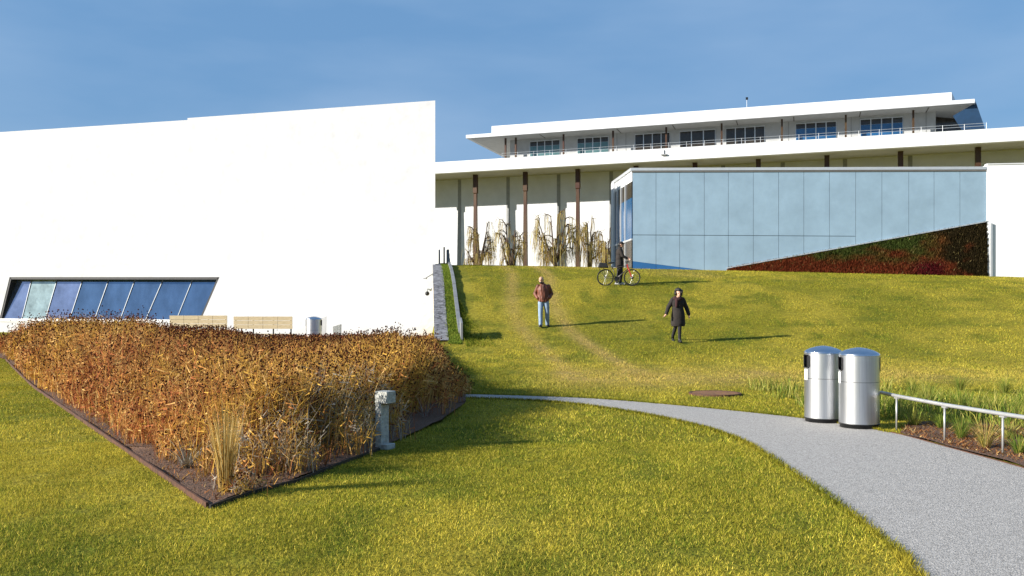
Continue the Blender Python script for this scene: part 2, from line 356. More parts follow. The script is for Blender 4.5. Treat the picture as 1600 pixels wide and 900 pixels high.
def lawn_patch(n, y0, y1, Lr, wr, name, dens_clump=3.):
    y = np.sqrt(RNG.random(n)*(y1**2-y0**2)+y0**2); x = (RNG.random(n)*2-1)*(y*.665+.6)
    cl = fbm(x*dens_clump, y*dens_clump, 3); keep = (cl+RNG.random(len(x))*.35 > .42)
    keep &= ~inside(PATHPOLY, x, y) & ~inside(BED, x, y) & ~inside(RB, x, y)
    keep &= ~((x < Lx(y)+1.1+.35*(y > 28)) & (y > 26.5)) & ~((y > 17) & (x < -1.2) & (x > -14+(y-24)*-1.4) & (y < 28) & inside(BED, x, y))
    keep &= ~((x > 5.9) & (y > 43.9-(x-6)*.117-.1))
    x, y = x[keep], y[keep]; cl = cl[keep]; n = len(x)
    c = lawn_col(x, y)*(.55+.9*RNG.random(n)**1.2)[:, None]
    straw = RNG.random(n) < .25; c[straw] = np.array([.58, .47, .08])*(.7+.6*RNG.random(straw.sum()))[:, None]*np.interp(y[straw], [10, 24], [1, .62])[:, None]
    gr = RNG.random(n) < .16; c[gr] = np.array([.12, .17, .02])*(.7+.6*RNG.random(gr.sum()))[:, None]
    L_ = (Lr[0]+(Lr[1]-Lr[0])*RNG.random(n))*(.6+.8*cl); w = wr[0]+(wr[1]-wr[0])*RNG.random(n); c *= (.75+.5*fbm(x*2.3, y*1.1, 4))[:, None]
    o = blades(x, y, Z(x, y), L_, w, .45+.52*RNG.random(n), c, name); o['kind'] = 'stuff'
    return tag(o, 'short yellow green lawn grass', 'grass')
g = lawn_patch(470000, 4.6, 10.5, (.016, .040), (.004, .009), 'lawn_grass', 3.5); g['label'] = 'yellow green lawn grass in the foreground before the curved path'
g = lawn_patch(360000, 10.5, 23, (.025, .060), (.007, .015), 'lawn_grass', 2.2); g['label'] = 'yellow green lawn grass just beyond the curved path'
g = lawn_patch(460000, 23, 46.5, (.03, .07), (.010, .022), 'lawn_grass', 1.1); g['label'] = 'yellow green lawn grass on the slope up to the glass pavilion'

e_ = np.array(LS+RS); n = 26000; i_ = RNG.integers(0, len(LS)+len(RS)-1, n); i_ = i_[i_ != len(LS)-1]; n = len(i_); f_ = RNG.random(n)[:, None]; q_ = e_[i_]*(1-f_)+e_[i_+1]*f_+RNG.normal(0, .022, (n, 2)); ok = (q_[:, 1] > 4) & ~((q_[:, 0] > 4.9) & (q_[:, 1] < 11.3)); q_ = q_[ok]; n = len(q_)
o = blades(q_[:, 0], q_[:, 1], np.full(n, .002), .02+.05*RNG.random(n), .006+.0006*q_[:, 1], .4+.5*RNG.random(n), lawn_col(q_[:, 0], q_[:, 1])*(.3+.7*RNG.random(n))[:, None], 'edge_grass'); o['kind'] = 'stuff'; tag(o, 'ragged grass creeping over the edges of the curved path', 'grass')

# dried perennials filling the big bed
def dry_bed():
    n = 10500
    x = RNG.uniform(-16.5, -.5, n); y = 7+21*RNG.random(n)**.80; ok = inside(BED, x, y) & (x > -y*.70-1.2)
    x, y = x[ok], y[ok]; e2 = np.interp(np.linspace(9.4, 17, 900), [7, 8.1, 9.9, 12.5, 15, 17.5], [-2.45, -2.02, -1.55, -1.0, -.80, -.95]); x = np.concatenate([x, e2-.70-.9*RNG.random(900)]); y = np.concatenate([y, np.linspace(9.4, 17, 900)])
    # stay a little inside the two front edges
    dl = ((x+2.47)*16.9+(y-7.0)*11.53)/math.hypot(16.9, 11.53)     # distance from left edging
    ok = (dl > .10+.42*np.clip(1-(y-7)/12, 0, 1)*fbm(x*1.5, y*1.5, 2)) & (y-7.2 > .2) ; x, y, dl = x[ok], y[ok], dl[ok]
    hgt = .92*(.75+.4*fbm(x*.5, y*.5, 3))*np.clip(.35+dl*.75, .3, 1)*np.clip(.5+(y-7.3)*.35, .4, 1)
    edge = np.interp(y, [7, 8.1, 9.9, 12.5, 15, 17.5, 21, 25.5, 28], [-2.45, -2.02, -1.55, -1.0, -.80, -.95, -1.6, -2.2, -2.6])-x
    ok = ~((y > 9.6) & (y < 16.2) & (edge < .75*np.sin((y-9.6)/6.6*np.pi)**.6) & (RNG.random(len(x)) > .16)); x, y, dl, hgt, edge = x[ok], y[ok], dl[ok], hgt[ok], edge[ok]
    hgt *= np.clip(.45+edge*.75, .3, 1); clumpy = .72+.5*RNG.random(len(x))
    px = CX+F*x/y; yl = np.interp(px, [-400, 0, 240, 270, 350, 400, 560, 680, 700, 770], [499, 498, 499, 503, 504, 520, 518, 523, 545, 600])
    cap = EYE-(yl-HOR)/F*y-Z(x, y); far = sstep(11, 20, y)
    hgt = np.minimum(hgt*1.08, cap*1.0)*(1-far)+np.clip(cap*(.86+.12*RNG.random(len(x))), .25, 1.3)*far*np.clip(.45+edge*.6, .4, 1)*np.clip(.35+dl*.75, .4, 1)
    lowz = sstep(215, 260, px)*(1-sstep(520, 620, px))*far; hgt = hgt*(clumpy*(1-lowz)+np.minimum(clumpy, .88)*lowz)*(1-.35*sstep(16, 18, y)*(edge < 1.2))
    kind = fbm(x*.45+7, y*.38+2, 3)
    V, Fc, C = [], [], []; k = 0
    per = 17; cx = np.repeat(x, per); cy = np.repeat(y, per); ch = np.repeat(hgt, per); ck = np.repeat(kind, per); n = len(cx)
    rx, ry = cx+RNG.normal(0, .07, n), cy+RNG.normal(0, .07, n); z = Z(rx, ry)+.01
    ang = RNG.random(n)*2*np.pi; spread = ch*(.05+.34*RNG.random(n)); H = ch*(.50+.58*RNG.random(n)**1.4)
    tx, ty, tz = rx+np.cos(ang)*spread+ .03, ry+np.sin(ang)*spread, z+H
    mx_, my_, mz_ = rx+np.cos(ang)*spread*.35, ry+np.sin(ang)*spread*.35, z+H*.55
    d = np.maximum(cy, 8); w = .0011+.00026*d
    yaw = RNG.random(n)*2*np.pi; dx, dy = np.cos(yaw)*w, np.sin(yaw)*w
    A = np.stack([rx-dx, ry-dy, z], -1); B = np.stack([rx+dx, ry+dy, z], -1); Cc = np.stack([mx_-dx*.8, my_-dy*.8, mz_], -1); D = np.stack([mx_+dx*.8, my_+dy*.8, mz_], -1); T = np.stack([tx+dx*.4, ty+dy*.4, tz], -1)
    base = np.array([.47, .215, .065]); tan = np.array([.60, .38, .14]); red = np.array([.29, .10, .042]); gold = np.array([.54, .32, .065]); grey = np.array([.36, .31, .24])
    r = RNG.random(n); col = np.where((r < .36)[:, None], base, np.where((r < .70)[:, None], tan, np.where((r < .84)[:, None], red, gold)))
    rb = (ck < .42) & (RNG.random(n) < .30); col[rb] = red*1.3
    gb = (ck > .56) & (RNG.random(n) < .55); col[gb] = gold
    ee = np.repeat(edge, per); fr = (ee < .9) & (cy < 12) & (RNG.random(n) < .28); col[fr] = grey
    col = col*(.6+.8*RNG.random(n))[:, None]
    V.append(np.stack([A, B, Cc, D, T], 1).reshape(-1, 3)); b = np.arange(n)[:, None]*5
    Fc.append(np.concatenate([b+np.array([[0, 1, 3]]), b+np.array([[0, 3, 2]]), b+np.array([[2, 3, 4]])])); C.append(np.repeat(col, 5, 0)); k += 5*n
    # side twigs, each ending in a small head; and withered leaves
    heads = [np.stack([tx, ty, tz], -1)[RNG.random(n) < .50]]
    for j in range(3):
        t = .35+.5*RNG.random(n); bx, by, bz = rx+(tx-rx)*t*.8, ry+(ty-ry)*t*.8, z+H*t
        a2 = RNG.random(n)*2*np.pi; l2 = .06+.14*RNG.random(n)*ch; up = np.where(j < 2, .05+.14*RNG.random(n), -.06*RNG.random(n))
        ex, ey, ez = bx+np.cos(a2)*l2, by+np.sin(a2)*l2, np.minimum(bz+up, tz+.05)
        ww = w*(1.0 if j < 2 else 2.2)
        V.append(np.stack([np.stack([bx-dy, by+dx, bz-ww], -1), np.stack([bx+dy, by-dx, bz+ww], -1), np.stack([ex, ey, ez], -1)], 1).reshape(-1, 3))
        Fc.append(np.arange(n)[:, None]*3+k); Fc[-1] = Fc[-1]+np.array([[0, 1, 2]]); k += 3*n; C.append(np.repeat(col*(.8+.35*RNG.random(n))[:, None], 3, 0))
        if j < 1: heads.append(np.stack([ex, ey, ez], -1)[RNG.random(n) < .16])
    hp = np.concatenate(heads); m_ = len(hp); rs = (.0065+.00050*np.maximum(hp[:, 1], 8))*(.7+.7*RNG.random(m_))
    O = np.array([[1, 0, 0], [-.5, .87, 0], [-.5, -.87, 0], [0, 0, 1.1], [0, 0, -.9]]); V.append((hp[:, None, :]+O[None]*rs[:, None, None]).reshape(-1, 3))
    T3 = np.array([[0, 1, 3], [1, 2, 3], [2, 0, 3], [1, 0, 4], [2, 1, 4], [0, 2, 4]]); Fc.append((np.arange(m_)[:, None, None]*5+T3[None]).reshape(-1, 3)+k); k += 5*m_
    hc = np.where((RNG.random(m_) < .62)[:, None], np.array([.050, .018, .014]), np.array([.14, .045, .022]))*(.6+.8*RNG.random(m_))[:, None]; C.append(np.repeat(hc, 5, 0))
    o = np_mesh('dried_coneflowers', np.concatenate(V), np.concatenate(Fc), M['petal'], np.concatenate(C)); o['kind'] = 'stuff'
    tag(o, 'mass of orange brown dried coneflowers with dark seed heads filling the bed', 'plants')
    # fine dry grass and litter
    n = 130000; x = RNG.uniform(-17, -.5, n); y = 7+20.8*RNG.random(n)**.8; ok = inside(BED, x, y) & (x > -y*.7-1.2); x, y = x[ok], y[ok]; n = len(x)
    dl = ((x+2.47)*16.9+(y-7.0)*11.53)/math.hypot(16.9, 11.53)
    e3 = np.interp(y, [7, 8.1, 9.9, 12.5, 15, 17.5, 28], [-2.45, -2.02, -1.55, -1.0, -.80, -.95, 5])-x; ok = ~((y > 9.6) & (y < 16.5) & (e3 < .7)); x, y, dl = x[ok], y[ok], dl[ok]; n = len(x)
    c = np.where((RNG.random(n) < .5)[:, None], np.array([.36, .20, .05]), np.array([.24, .10, .04]))*(.5+.9*RNG.random(n))[:, None]
    o = blades(x, y, Z(x, y)+.01, (.05+.45*RNG.random(n)*fbm(x, y, 2))*np.clip(.2+dl*.7, .15, 1), .006+.0006*y, .3+.6*RNG.random(n), c, 'dry_grass', M['petal'], True); o['kind'] = 'stuff'
    tag(o, 'thin tan dry grass and litter growing low among the dried coneflowers', 'grass')
dry_bed()

def clump(name, loc, n, h, spread, cols, label, cat, w=.006, group=None, droop=.5, heads=None):
    """one ornamental grass or plant: arching ribbons from one root"""
    V, Fc, C = [], [], []
    for i in range(n):
        a = random.random()*6.283; s = spread*random.random()**.6; H = h*random.uniform(.55, 1.05); r0 = random.random()*.05*h+.01
        p0 = Vector((math.cos(a)*r0, math.sin(a)*r0, -.02)); yaw = a+math.pi/2+random.uniform(-.5, .5); sd = Vector((math.cos(yaw), math.sin(yaw), 0))*w*random.uniform(.5, 1.1)/1.6
        pts = []
        for t in (0, .35, .7, 1.): pts.append(p0+Vector((math.cos(a)*s*t**1.6, math.sin(a)*s*t**1.6, H*(t-droop*s/spread*t*t*.55))))
        k = len(V); 
        for j, p in enumerate(pts[:3]): f = (1, .85, .6)[j]; V += [p-sd*f, p+sd*f]
        V.append(pts[3]); Fc += [(k, k+1, k+3), (k, k+3, k+2), (k+2, k+3, k+5), (k+2, k+5, k+4), (k+4, k+5, k+6)]
        c = np.array(random.choice(cols))*random.uniform(.6, 1.35); C += [c]*7
        if heads and random.random() < heads[0]:
            k = len(V); r = heads[1]*random.uniform(.7, 1.2); q = pts[3]
            V += [q+Vector(e)*r for e in ((1, 0, 0), (-.5, .87, 0), (-.5, -.87, 0), (0, 0, 1.2), (0, 0, -1))]; Fc += [(k, k+1, k+3), (k+1, k+2, k+3), (k+2, k, k+3), (k+1, k, k+4), (k+2, k+1, k+4), (k, k+2, k+4)]
            C += [np.array((.055, .02, .015))]*5
    V = np.array([tuple(v) for v in V]); o = np_mesh(name, V, np.array(Fc), M['leaf'], np.array(C)); o.location = loc
    return tag(o, label, cat, group)
TAN = [(.48, .32, .10), (.40, .24, .06), (.55, .42, .18)]
GRN = [(.12, .19, .03), (.20, .25, .04), (.30, .30, .06), (.08, .14, .02)]
YG = [(.36, .32, .07), (.45, .40, .12), (.22, .25, .04)]
def at(px, py):                      # ground point under a pixel near the flat
    D = EYE*F/(py-HOR)
    for _ in range(30): 
        x = (px-CX)/F*D; D2 = (EYE-Zf(x, D))*F/(py-HOR); D = D*.5+D2*.5
    return Vector(((px-CX)/F*D, D, Zf((px-CX)/F*D, D)+.015))
clump('feather_reed_grass', at(352, 772), 190, .92, .20, TAN, 'tall upright tan feather grass at the front corner of the brown bed', 'grass plant', .006, droop=.1)
clump('silvery_perennial', at(292, 735), 70, .45, .40, [(.34, .33, .29), (.20, .16, .10)], 'low silvery grey dried plant left of the tall tan grass at the bed corner', 'plant', .008, heads=(.3, .012))
clump('silvery_perennial', at(425, 738), 90, .45, .42, [(.40, .38, .33), (.24, .2, .14)], 'low silvery grey dried plant right of the tall tan grass at the bed corner', 'plant', .008, heads=(.3, .012))
clump('silvery_perennial', at(548, 702), 100, .5, .5, [(.44, .42, .38), (.28, .24, .17)], 'silvery grey arching dried plant just left of the concrete bollard light', 'plant', .007, heads=(.2, .012))
clump('silvery_perennial', at(664, 655), 30, .42, .6, [(.34, .31, .28), (.18, .07, .05)], 'silvery and reddish dried plant leaning over shade right of the concrete bollard light', 'plant', .007, heads=(.2, .012))
# ornamental grasses round the low rail
RG = [(1428, 668, 110, .42, .42, YG, 'yellow green arching grass clump behind the first rail post'),
      (1502, 688, 90, .45, .35, GRN, 'green grass clump behind the middle of the rail, left of the straw clump'),
      (1540, 702, 90, .50, .38, YG+TAN, 'straw coloured dry grass clump behind the rail near its last post'),
      (1592, 712, 80, .40, .35, GRN, 'green grass clump at the right frame edge behind the rail'),
      (1575, 690, 80, .40, .35, YG, 'pale green grass clump just left behind the rightmost green one'),
      (1470, 672, 90, .40, .35, GRN, 'dark green grass clump behind the second rail post'),
      (1400, 645, 120, .50, .42, GRN, 'deep green grass clump beside the nearer steel bin'),
      (1450, 640, 130, .62, .50, GRN+YG, 'tall soft green grass clump rising above the start of the rail'),
      (1500, 645, 120, .55, .48, GRN+YG, 'soft green grass clump above the middle of the rail'),
      (1555, 652, 120, .55, .48, GRN+YG, 'soft green grass clump above the last rail post'),
      (1600, 655, 120, .52, .48, GRN+YG, 'soft green grass clump cut by the right frame edge above the rail'),
      (1425, 618, 110, .5, .5, YG+GRN, 'yellow green grass clump furthest back to the left behind the rail'),
      (1500, 612, 110, .5, .5, YG+GRN, 'yellow green grass clump furthest back at the middle behind the rail'),
      (1570, 615, 110, .5, .5, YG+GRN, 'yellow green grass clump furthest back to the right behind the rail')]
for (px, py, n, h, s, c, lb) in RG: clump('ornamental_grass', at(px, py), n*2, h, s, c, lb, 'grass plant', .0045, 'ornamental grasses round the low rail', .7)
n = 26000; x = RNG.uniform(4.8, 15, n); y = RNG.uniform(11.5, 17.5, n); ok = (~inside(PATHPOLY, x, y)) & ((y-12.3)*1.0 > (5.9-x)*1.2) & (fbm(x*1.2, y*1.2, 3) > .42+.2*(y-14)/3.5); x, y = x[ok], y[ok]; n = len(x)
c = np.array(GRN+YG)[RNG.integers(0, 7, n)]*(.6+.8*RNG.random(n))[:, None]
o = blades(x, y, Z(x, y), .12+.30*RNG.random(n), .009+.004*RNG.random(n), .2+.6*RNG.random(n), c, 'meadow_grass', None, True); o['kind'] = 'stuff'; tag(o, 'taller soft green meadow grass behind the low rail', 'grass')
n = 26000; x = np.concatenate([RNG.uniform(4.9, 9, n//2), RNG.uniform(-14, -.6, n//2)]); y = np.concatenate([RNG.uniform(7.5, 12.3, n//2), RNG.uniform(7, 22, n//2)]); q_ = inside(RB, x, y) & (x > np.interp(y, [7.5, 8.74, 10.1, 11.3], [5.24, 5.22, 5.12, 5.0])); b_ = inside(BED, x, y) & (((x+2.47)*16.9+(y-7.0)*11.53)/20.46 < 1.8) & (((x+2.47)*16.9+(y-7.0)*11.53)/20.46 > .04)
x, y = x[q_ | b_], y[q_ | b_]; n = len(x); c = np.array([(.20, .09, .035), (.10, .04, .02), (.36, .24, .10), (.26, .11, .04)])[RNG.integers(0, 4, n)]*(.5+.9*RNG.random(n))[:, None]
o = blades(x, y, Z(x, y)+.035, .03+.09*RNG.random(n)**2, .010+.015*RNG.random(n), .80+.18*RNG.random(n), c, 'bark_litter', M['petal']); o['kind'] = 'stuff'; tag(o, 'brown bark chips and dead stalks lying on the mulch of both beds', 'mulch')

# ------------------------------------------------------------------ left gallery building (white slanted wall with window band)
C0 = Vector((-3.87, 43.5, 0)); C1 = Vector((-30.4, 51.3, 0)); du = (C0-C1).normalized()      # du points to the right end
nrm = Vector((-du.y, du.x, 0));  nrm = -nrm if nrm.y > 0 else nrm                            # outward, to the camera
def WP(px, py, back=0.):           # point on the gallery wall plane
    a = (px-CX)/F; Q = C0-nrm*back
    # ray (a t, t): (a t - Qx)*nx + (t-Qy)*ny = 0
    t = (Q.x*nrm.x+Q.y*nrm.y)/(a*nrm.x+nrm.y)
    return Vector((a*t, t, EYE+(HOR-py)/F*t))
gal = thing('gallery_building', 'long white concrete gallery wall on the left with a slanted strip window', 'building', (C0.x, C0.y, .3))
def front(poly_px): return [WP(*p) for p in poly_px]
zb = -.2
def floor_at(v): return Vector((v.x, v.y, zb))
TL, TR, BR, BL = (15, 433), (343, 433), (313.5, 501), (-1, 499)
wl, wj, wr = (-140, 215.5), (293, 187.5), (680, 157)
w_tl, w_tj, w_tr = WP(*wl), WP(*wj), WP(*wr)
w_tj2 = WP(293, 184.5)
a, b, c_, d_ = [WP(*p) for p in (TL, TR, BR, BL)]
mb = MB()
V = [w_tl, w_tj, w_tj2, w_tr, floor_at(w_tr), floor_at(c_), floor_at(w_tl), a, b, c_, d_]
# faces round the opening
mb.add(V, [(0, 7, 8, 1), (0, 6, 10, 7), (6, 5, 9, 10), (2, 1, 8, 9, 5, 4, 3)])
# the reveal of the opening, top, ends and back
th = 1.4
for p, q in ((a, b), (b, c_), (c_, d_), (d_, a)):
    mb.add([p, q, q-nrm*th, p-nrm*th], [(0, 1, 2, 3)])
side = Vector((-.095, 1, 0)).normalized(); depth = 12
bk = [v+side*depth for v in (w_tl, w_tj, w_tj2, w_tr)]
mb.add([w_tl, w_tj, bk[1], bk[0]], [(0, 1, 2, 3)]); mb.add([w_tj2, w_tr, bk[3], bk[2]], [(0, 1, 2, 3)]); mb.add([w_tj, w_tj2, bk[2], bk[1]], [(0, 1, 2, 3)])
mb.add([w_tr, floor_at(w_tr), floor_at(bk[3]), bk[3]], [(0, 1, 2, 3)])
mb.add([floor_at(bk[0]), floor_at(bk[3]), bk[3], bk[0]], [(0, 1, 2, 3)]); mb.add([floor_at(w_tl), w_tl, bk[0], floor_at(bk[0])], [(0, 1, 2, 3)])
mb.build('wall', M['white'], gal)
win = MB()
for p, q in ((a, b), (d_, a), (b, c_)):
    e = (q-p).normalized(); 
    ins = Vector((0, 0, -1)) if abs(e.z) < .3 else (du if (p-d_).length < .1 else -du)
    win.hexa([p-nrm*.02, q-nrm*.02, q-nrm*.55, p-nrm*.55, p-nrm*.02+ins*.13, q-nrm*.02+ins*.13, q-nrm*.55+ins*.13, p-nrm*.55+ins*.13])
wobj = win.build('window', M['darkmetal'], gal)
sill = MB(); sill.hexa([d_+nrm*.05-Vector((0, 0, .12)), c_+nrm*.05-Vector((0, 0, .12)), c_-nrm*.5-Vector((0, 0, .12)), d_-nrm*.5-Vector((0, 0, .12)), d_+nrm*.05+Vector((0, 0, .05)), c_+nrm*.05+Vector((0, 0, .05)), c_-nrm*.5+Vector((0, 0, .05)), d_-nrm*.5+Vector((0, 0, .05))])
sill.build('sill', M['alu'], wobj)
tops = [20, 50, 90, 130, 171, 212, 256, 302, 341]; bots = [2, 34, 71, 109, 148, 188, 228, 276, 313]
for i in range(8):
    g = .35
    q = [WP(tops[i]+g, 434, .45), WP(tops[i+1]-g, 434, .45), WP(bots[i+1]-g, 499, .10), WP(bots[i]+g, 499, .10)]
    # panes lean back like the photograph's sky-filled glass
    mb = MB().prism(q, -nrm*.03); mb.build('pane', M['palepane'] if i == 1 else (M['lav'] if i < 3 else M['blue']), wobj, label='pale greenish reflecting pane' if i == 1 else None)
    if i:
        p0, p1 = WP(tops[i], 434, .43), WP(bots[i], 499, .09)
        MB().hexa([p1-du*.022+nrm*.02, p1+du*.022+nrm*.02, p1+du*.022-nrm*.03, p1-du*.022-nrm*.03, p0-du*.022+nrm*.02, p0+du*.022+nrm*.02, p0+du*.022-nrm*.03, p0-du*.022-nrm*.03]).build('mullion', M['mull'], wobj)
# security cameras
q = WP(672, 452); t = thing('security_camera', 'small dome security camera on the white wall near its right edge', 'camera', tuple(q))
MB().box(q+nrm*.03, (.16, .06, .10), du, nrm).build('bracket', M['alu'], t); MB().tube([q+nrm*.05, q+nrm*.35, q+nrm*.38-Vector((0, 0, .12))], .025).build('arm', M['grey'], t)
MB().ball(q+nrm*.38-Vector((0, 0, .22)), .11).build('dome', M['darkmetal'], t, smooth=True)
q = WP(676, 428); t = thing('wall_lamp', 'tiny grey bracket lamp above the security camera on the white wall', 'lamp', tuple(q))
MB().tube([q, q+nrm*.3-du*.25-Vector((0, 0, .22))], .02).build('arm', M['grey'], t); MB().box(q+nrm*.3-du*.28-Vector((0, 0, .24)), (.16, .12, .05), du, nrm).build('lamp_head', M['grey'], t)

# ------------------------------------------------------------------ gravel ramp, ivy strip, stepped fence
mb = MB(); mg = MB(); ys = np.arange(27, 47.3, .5)
for i, y in enumerate(ys):
    l = Lx(y)-.14; r = l+.45; mb.v += [(l, y, Zf(l+.3, y)+.05), (r, y, Zf(l+.3, y)+.05)]
    if i: k = 2*i; mb.f.append((k-2, k-1, k+1, k))
struct(mb.build('gravel_strip', M['gravel']))
n = 16000; yy = RNG.uniform(26.5, 47, n); l = Lx(yy)+.30; xx = l+RNG.random(n)*.38
c = np.array([(.09, .15, .02), (.15, .21, .03), (.22, .25, .04)])[RNG.integers(0, 3, n)]*(.6+.8*RNG.random(n))[:, None]
o = blades(xx, yy, Z(xx, yy), .04+.10*RNG.random(n), .03+.02*RNG.random(n), .5+.4*RNG.random(n), c, 'ivy_strip'); o['kind'] = 'stuff'; tag(o, 'green ground cover between gravel strip and stepped fence', 'ground cover')
n = 1500; yy = RNG.uniform(26, 33, n); xx = -1.45-(yy-27)*.0985+RNG.random(n)**2*1.0*(1-(yy-26)/7.2)
c = np.array([(.10, .13, .015), (.17, .18, .02)])[RNG.integers(0, 2, n)]*(.6+.8*RNG.random(n))[:, None]
o = blades(xx, yy, Z(xx, yy), .05+.12*RNG.random(n), .02+.015*RNG.random(n), .3+.5*RNG.random(n), c, 'weeds'); o['kind'] = 'stuff'; tag(o, 'darker green weeds at the foot of the stepped fence', 'ground cover')
fx = lambda y: -1.56-(y-27)*.0965
fen = thing('stepped_fence', 'low grey metal plate fence running up the slope beside the gravel strip', 'fence', (fx(27), 27, Zf(fx(27), 27)))
y = 27.2
while y < 47:
    w_ = .03 if y < 28 else .065; hh = .13+.9*max(0, (y-43.2)/4)**1.3+(.40 if y < 28 else 0); q = []
    for zz_ in (0, 1):
        for sx, yy_ in ((-1, y+.005), (1, y+.005), (1, y+1.01), (-1, y+1.01)): q.append(Vector((fx(yy_)+sx*w_, yy_, Zf(fx(yy_), yy_)+(hh if zz_ else -.3)+(.02*(int(y) % 2) if zz_ else 0))))
    MB().hexa(q).build('plate', M['grey'], fen); y += 1.02
for (px, py0, py1, D, lb) in ((678, 392, 416, 47, 'short dark post at the top of the gravel strip against the white wall'), (686.5, 390, 416, 47.3, 'short grey post at the top of the gravel strip, second from the white wall'), (694, 386, 416, 47.6, 'taller grey post at the top of the green strip next to the fence end')):
    p0, p1 = P(px, py1+3, D), P(px, py0, D); r = .035
    t = thing('steel_post', lb, 'post', tuple(p0)); MB().box((p0+p1)/2, (.08, .08, p1.z-p0.z)).build('shaft', M['darkmetal'] if px < 680 else M['grey'], t); MB().box(p0+Vector((0, 0, .05)), (.16, .16, .03)).build('base_plate', M['grey'], t)

# ------------------------------------------------------------------ glass pavilion
GA = Vector((6.10, 44.0, 0)); GB = Vector((23.05, 42.0, 0)); gu = (GB-GA).normalized(); gn = Vector((gu.y, -gu.x, 0)); gn = -gn if gn.y > 0 else gn
pav = thing('glass_pavilion', 'low pavilion clad in pale blue frosted glass panels at the top of the lawn', 'building', (GA.x, GA.y, 3.4))
def GP(px, py, out=0.):
    a_ = (px-CX)/F; Q = GA+gn*out; t = (Q.x*gn.x+Q.y*gn.y)/(a_*gn.x+gn.y); return Vector((a_*t, t, EYE+(HOR-py)/F*t))
lines = [988.5, 1025, 1062, 1100.4, 1138, 1177, 1216.6, 1256, 1296, 1337, 1378, 1420, 1459.5, 1500, 1541]
topy = lambda px: 265.5-(px-988)*.0036
g_ = .008
for i in range(14):
    x0, x1 = lines[i], lines[i+1]
    def quad(ya, yb, ma, nm='glass_panel', lab=None):
        q = [GP(x0, ya(x0)), GP(x1, ya(x1)), GP(x1, yb(x1)), GP(x0, yb(x0))]
        q = [q[0]+gu*g_, q[1]-gu*g_, q[2]-gu*g_, q[3]+gu*g_]; o = MB().prism(q, -gn*.04).build(nm, ma, pav)
        if lab: o['label'] = lab
    if i <= 8:
        quad(topy, lambda p: 366.6+(p-988)*.006, M['frost'])
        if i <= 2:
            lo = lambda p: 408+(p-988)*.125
            quad(lambda p: 367.4+(p-988)*.006, lambda p: lo(p), M['frost']); quad(lambda p: lo(p)+.15, lambda p: 434, M['frostshade'], 'glass_panel', 'cast shadow painted as deep blue panel at the foot of the facade')  # cast shadow on the facade foot, put into darker blue panels
        else: quad(lambda p: 367.4+(p-988)*.006, lambda p: 440, M['frost'])
    else: quad(topy, lambda p: 440, M['frost'])
# backing behind the joints, cap, side frame
b0, b1 = GP(989, 262.5), GP(1541, 260.5); zt0, zt1 = b0.z, b1.z
B = MB(); dz = Vector((0, 0, 1))
bw = Vector((-.06, 1, 0)).normalized()
P957 = Vector((5.67, 48.6, 0))
cap = MB(); e = (GA-P957).normalized(); sn = Vector((-1, 0, 0))
def zz(v, z): return Vector((v.x, v.y, z))
B.hexa([zz(GA-gn*.10+gu*.35, 2.8), zz(GB-gn*.10, 2.8), zz(GB-gn*.16, 2.8), zz(GA-gn*.16+gu*.35, 2.8), zz(GA-gn*.10+gu*.35, zt0-.1), zz(GB-gn*.10, zt1-.1), zz(GB-gn*.16, zt1-.1), zz(GA-gn*.16+gu*.35, zt0-.1)]).build('backing_wall', M['seam'], pav)
roofp = [GA+gn*.06-gu*.06, GB+gn*.06, GB-gn*9, zz(P957, 0)+Vector((-.08, 0, 0))+Vector((0, 4.6, 0))*0]
tz = [zt0, zt1, zt1-.05, zt0-.02]
cap.hexa([zz(p, z-.14) for p, z in zip(roofp, tz)]+[zz(p, z) for p, z in zip(roofp, tz)]); cap.build('roof_edge', M['alu'], pav)
cap2 = MB(); cap2.hexa([zz(GA+gn*.035, zt0-.22), zz(GB+gn*.035, zt1-.22), zz(GB-gn*.03, zt1-.22), zz(GA-gn*.03, zt0-.22), zz(GA+gn*.035, zt0-.143), zz(GB+gn*.035, zt1-.143), zz(GB-gn*.03, zt1-.143), zz(GA-gn*.03, zt0-.143)]).build('drip_strip', M['joint'], pav)
# side face to the white post; pane colours carry reflected sky and dark interior
def SP(t, z): return zz(GA+(P957-GA)*t, z)
so = Vector((-e.y, e.x, 0)); so = -so if so.x > 0 else so
MB().hexa([SP(.86, 2.8)+so*.1, SP(1, 2.8)+so*.1, SP(1, 2.8)-so*.1, SP(.86, 2.8)-so*.1]+[SP(.86, zt0-.14)+so*.1, SP(1, zt0-.14)+so*.1, SP(1, zt0-.14)-so*.1, SP(.86, zt0-.14)-so*.1]).build('corner_post', M['white2'], pav)
zt = zt0-.14; ts = [0.01, .30, .52, .72, .86]; zmid = 5.25
for i in range(4):
    t0, t1 = ts[i], ts[i+1]-.012
    for (za, zc, ma) in ((zt-1.35, zt-.55, M['dkglass']), (zmid+.05, zt-1.36, M['bluedk']), (3.0, zmid-.05, M['dkglass'])):
        MB().prism([SP(t0, za), SP(t1, za), SP(t1, zc), SP(t0, zc)], -so*.04).build('side_pane', ma, pav)
    if i: MB().box((SP(ts[i]-.006, (3+zt)/2)+so*.02), (.09, .08, zt-3), e, so).build('mullion', M['alu'], pav)
MB().prism([SP(0, zt-.54), SP(.86, zt-.54), SP(.86, zt-.02), SP(0, zt-.02)], -so*.05).build('fascia_panel', M['white2'], pav)
MB().prism([SP(0, zmid-.045)+so*.03, SP(.86, zmid-.045)+so*.03, SP(.86, zmid+.045)+so*.03, SP(0, zmid+.045)+so*.03], -so*.07).build('transom', M['alu'], pav)
MB().prism([SP(0, 2.9)-so*.3, SP(.9, 2.9)-so*.3, SP(.9, zt)-so*.3, SP(0, zt)-so*.3], -so*.05).build('inner_wall', M['black'], pav)
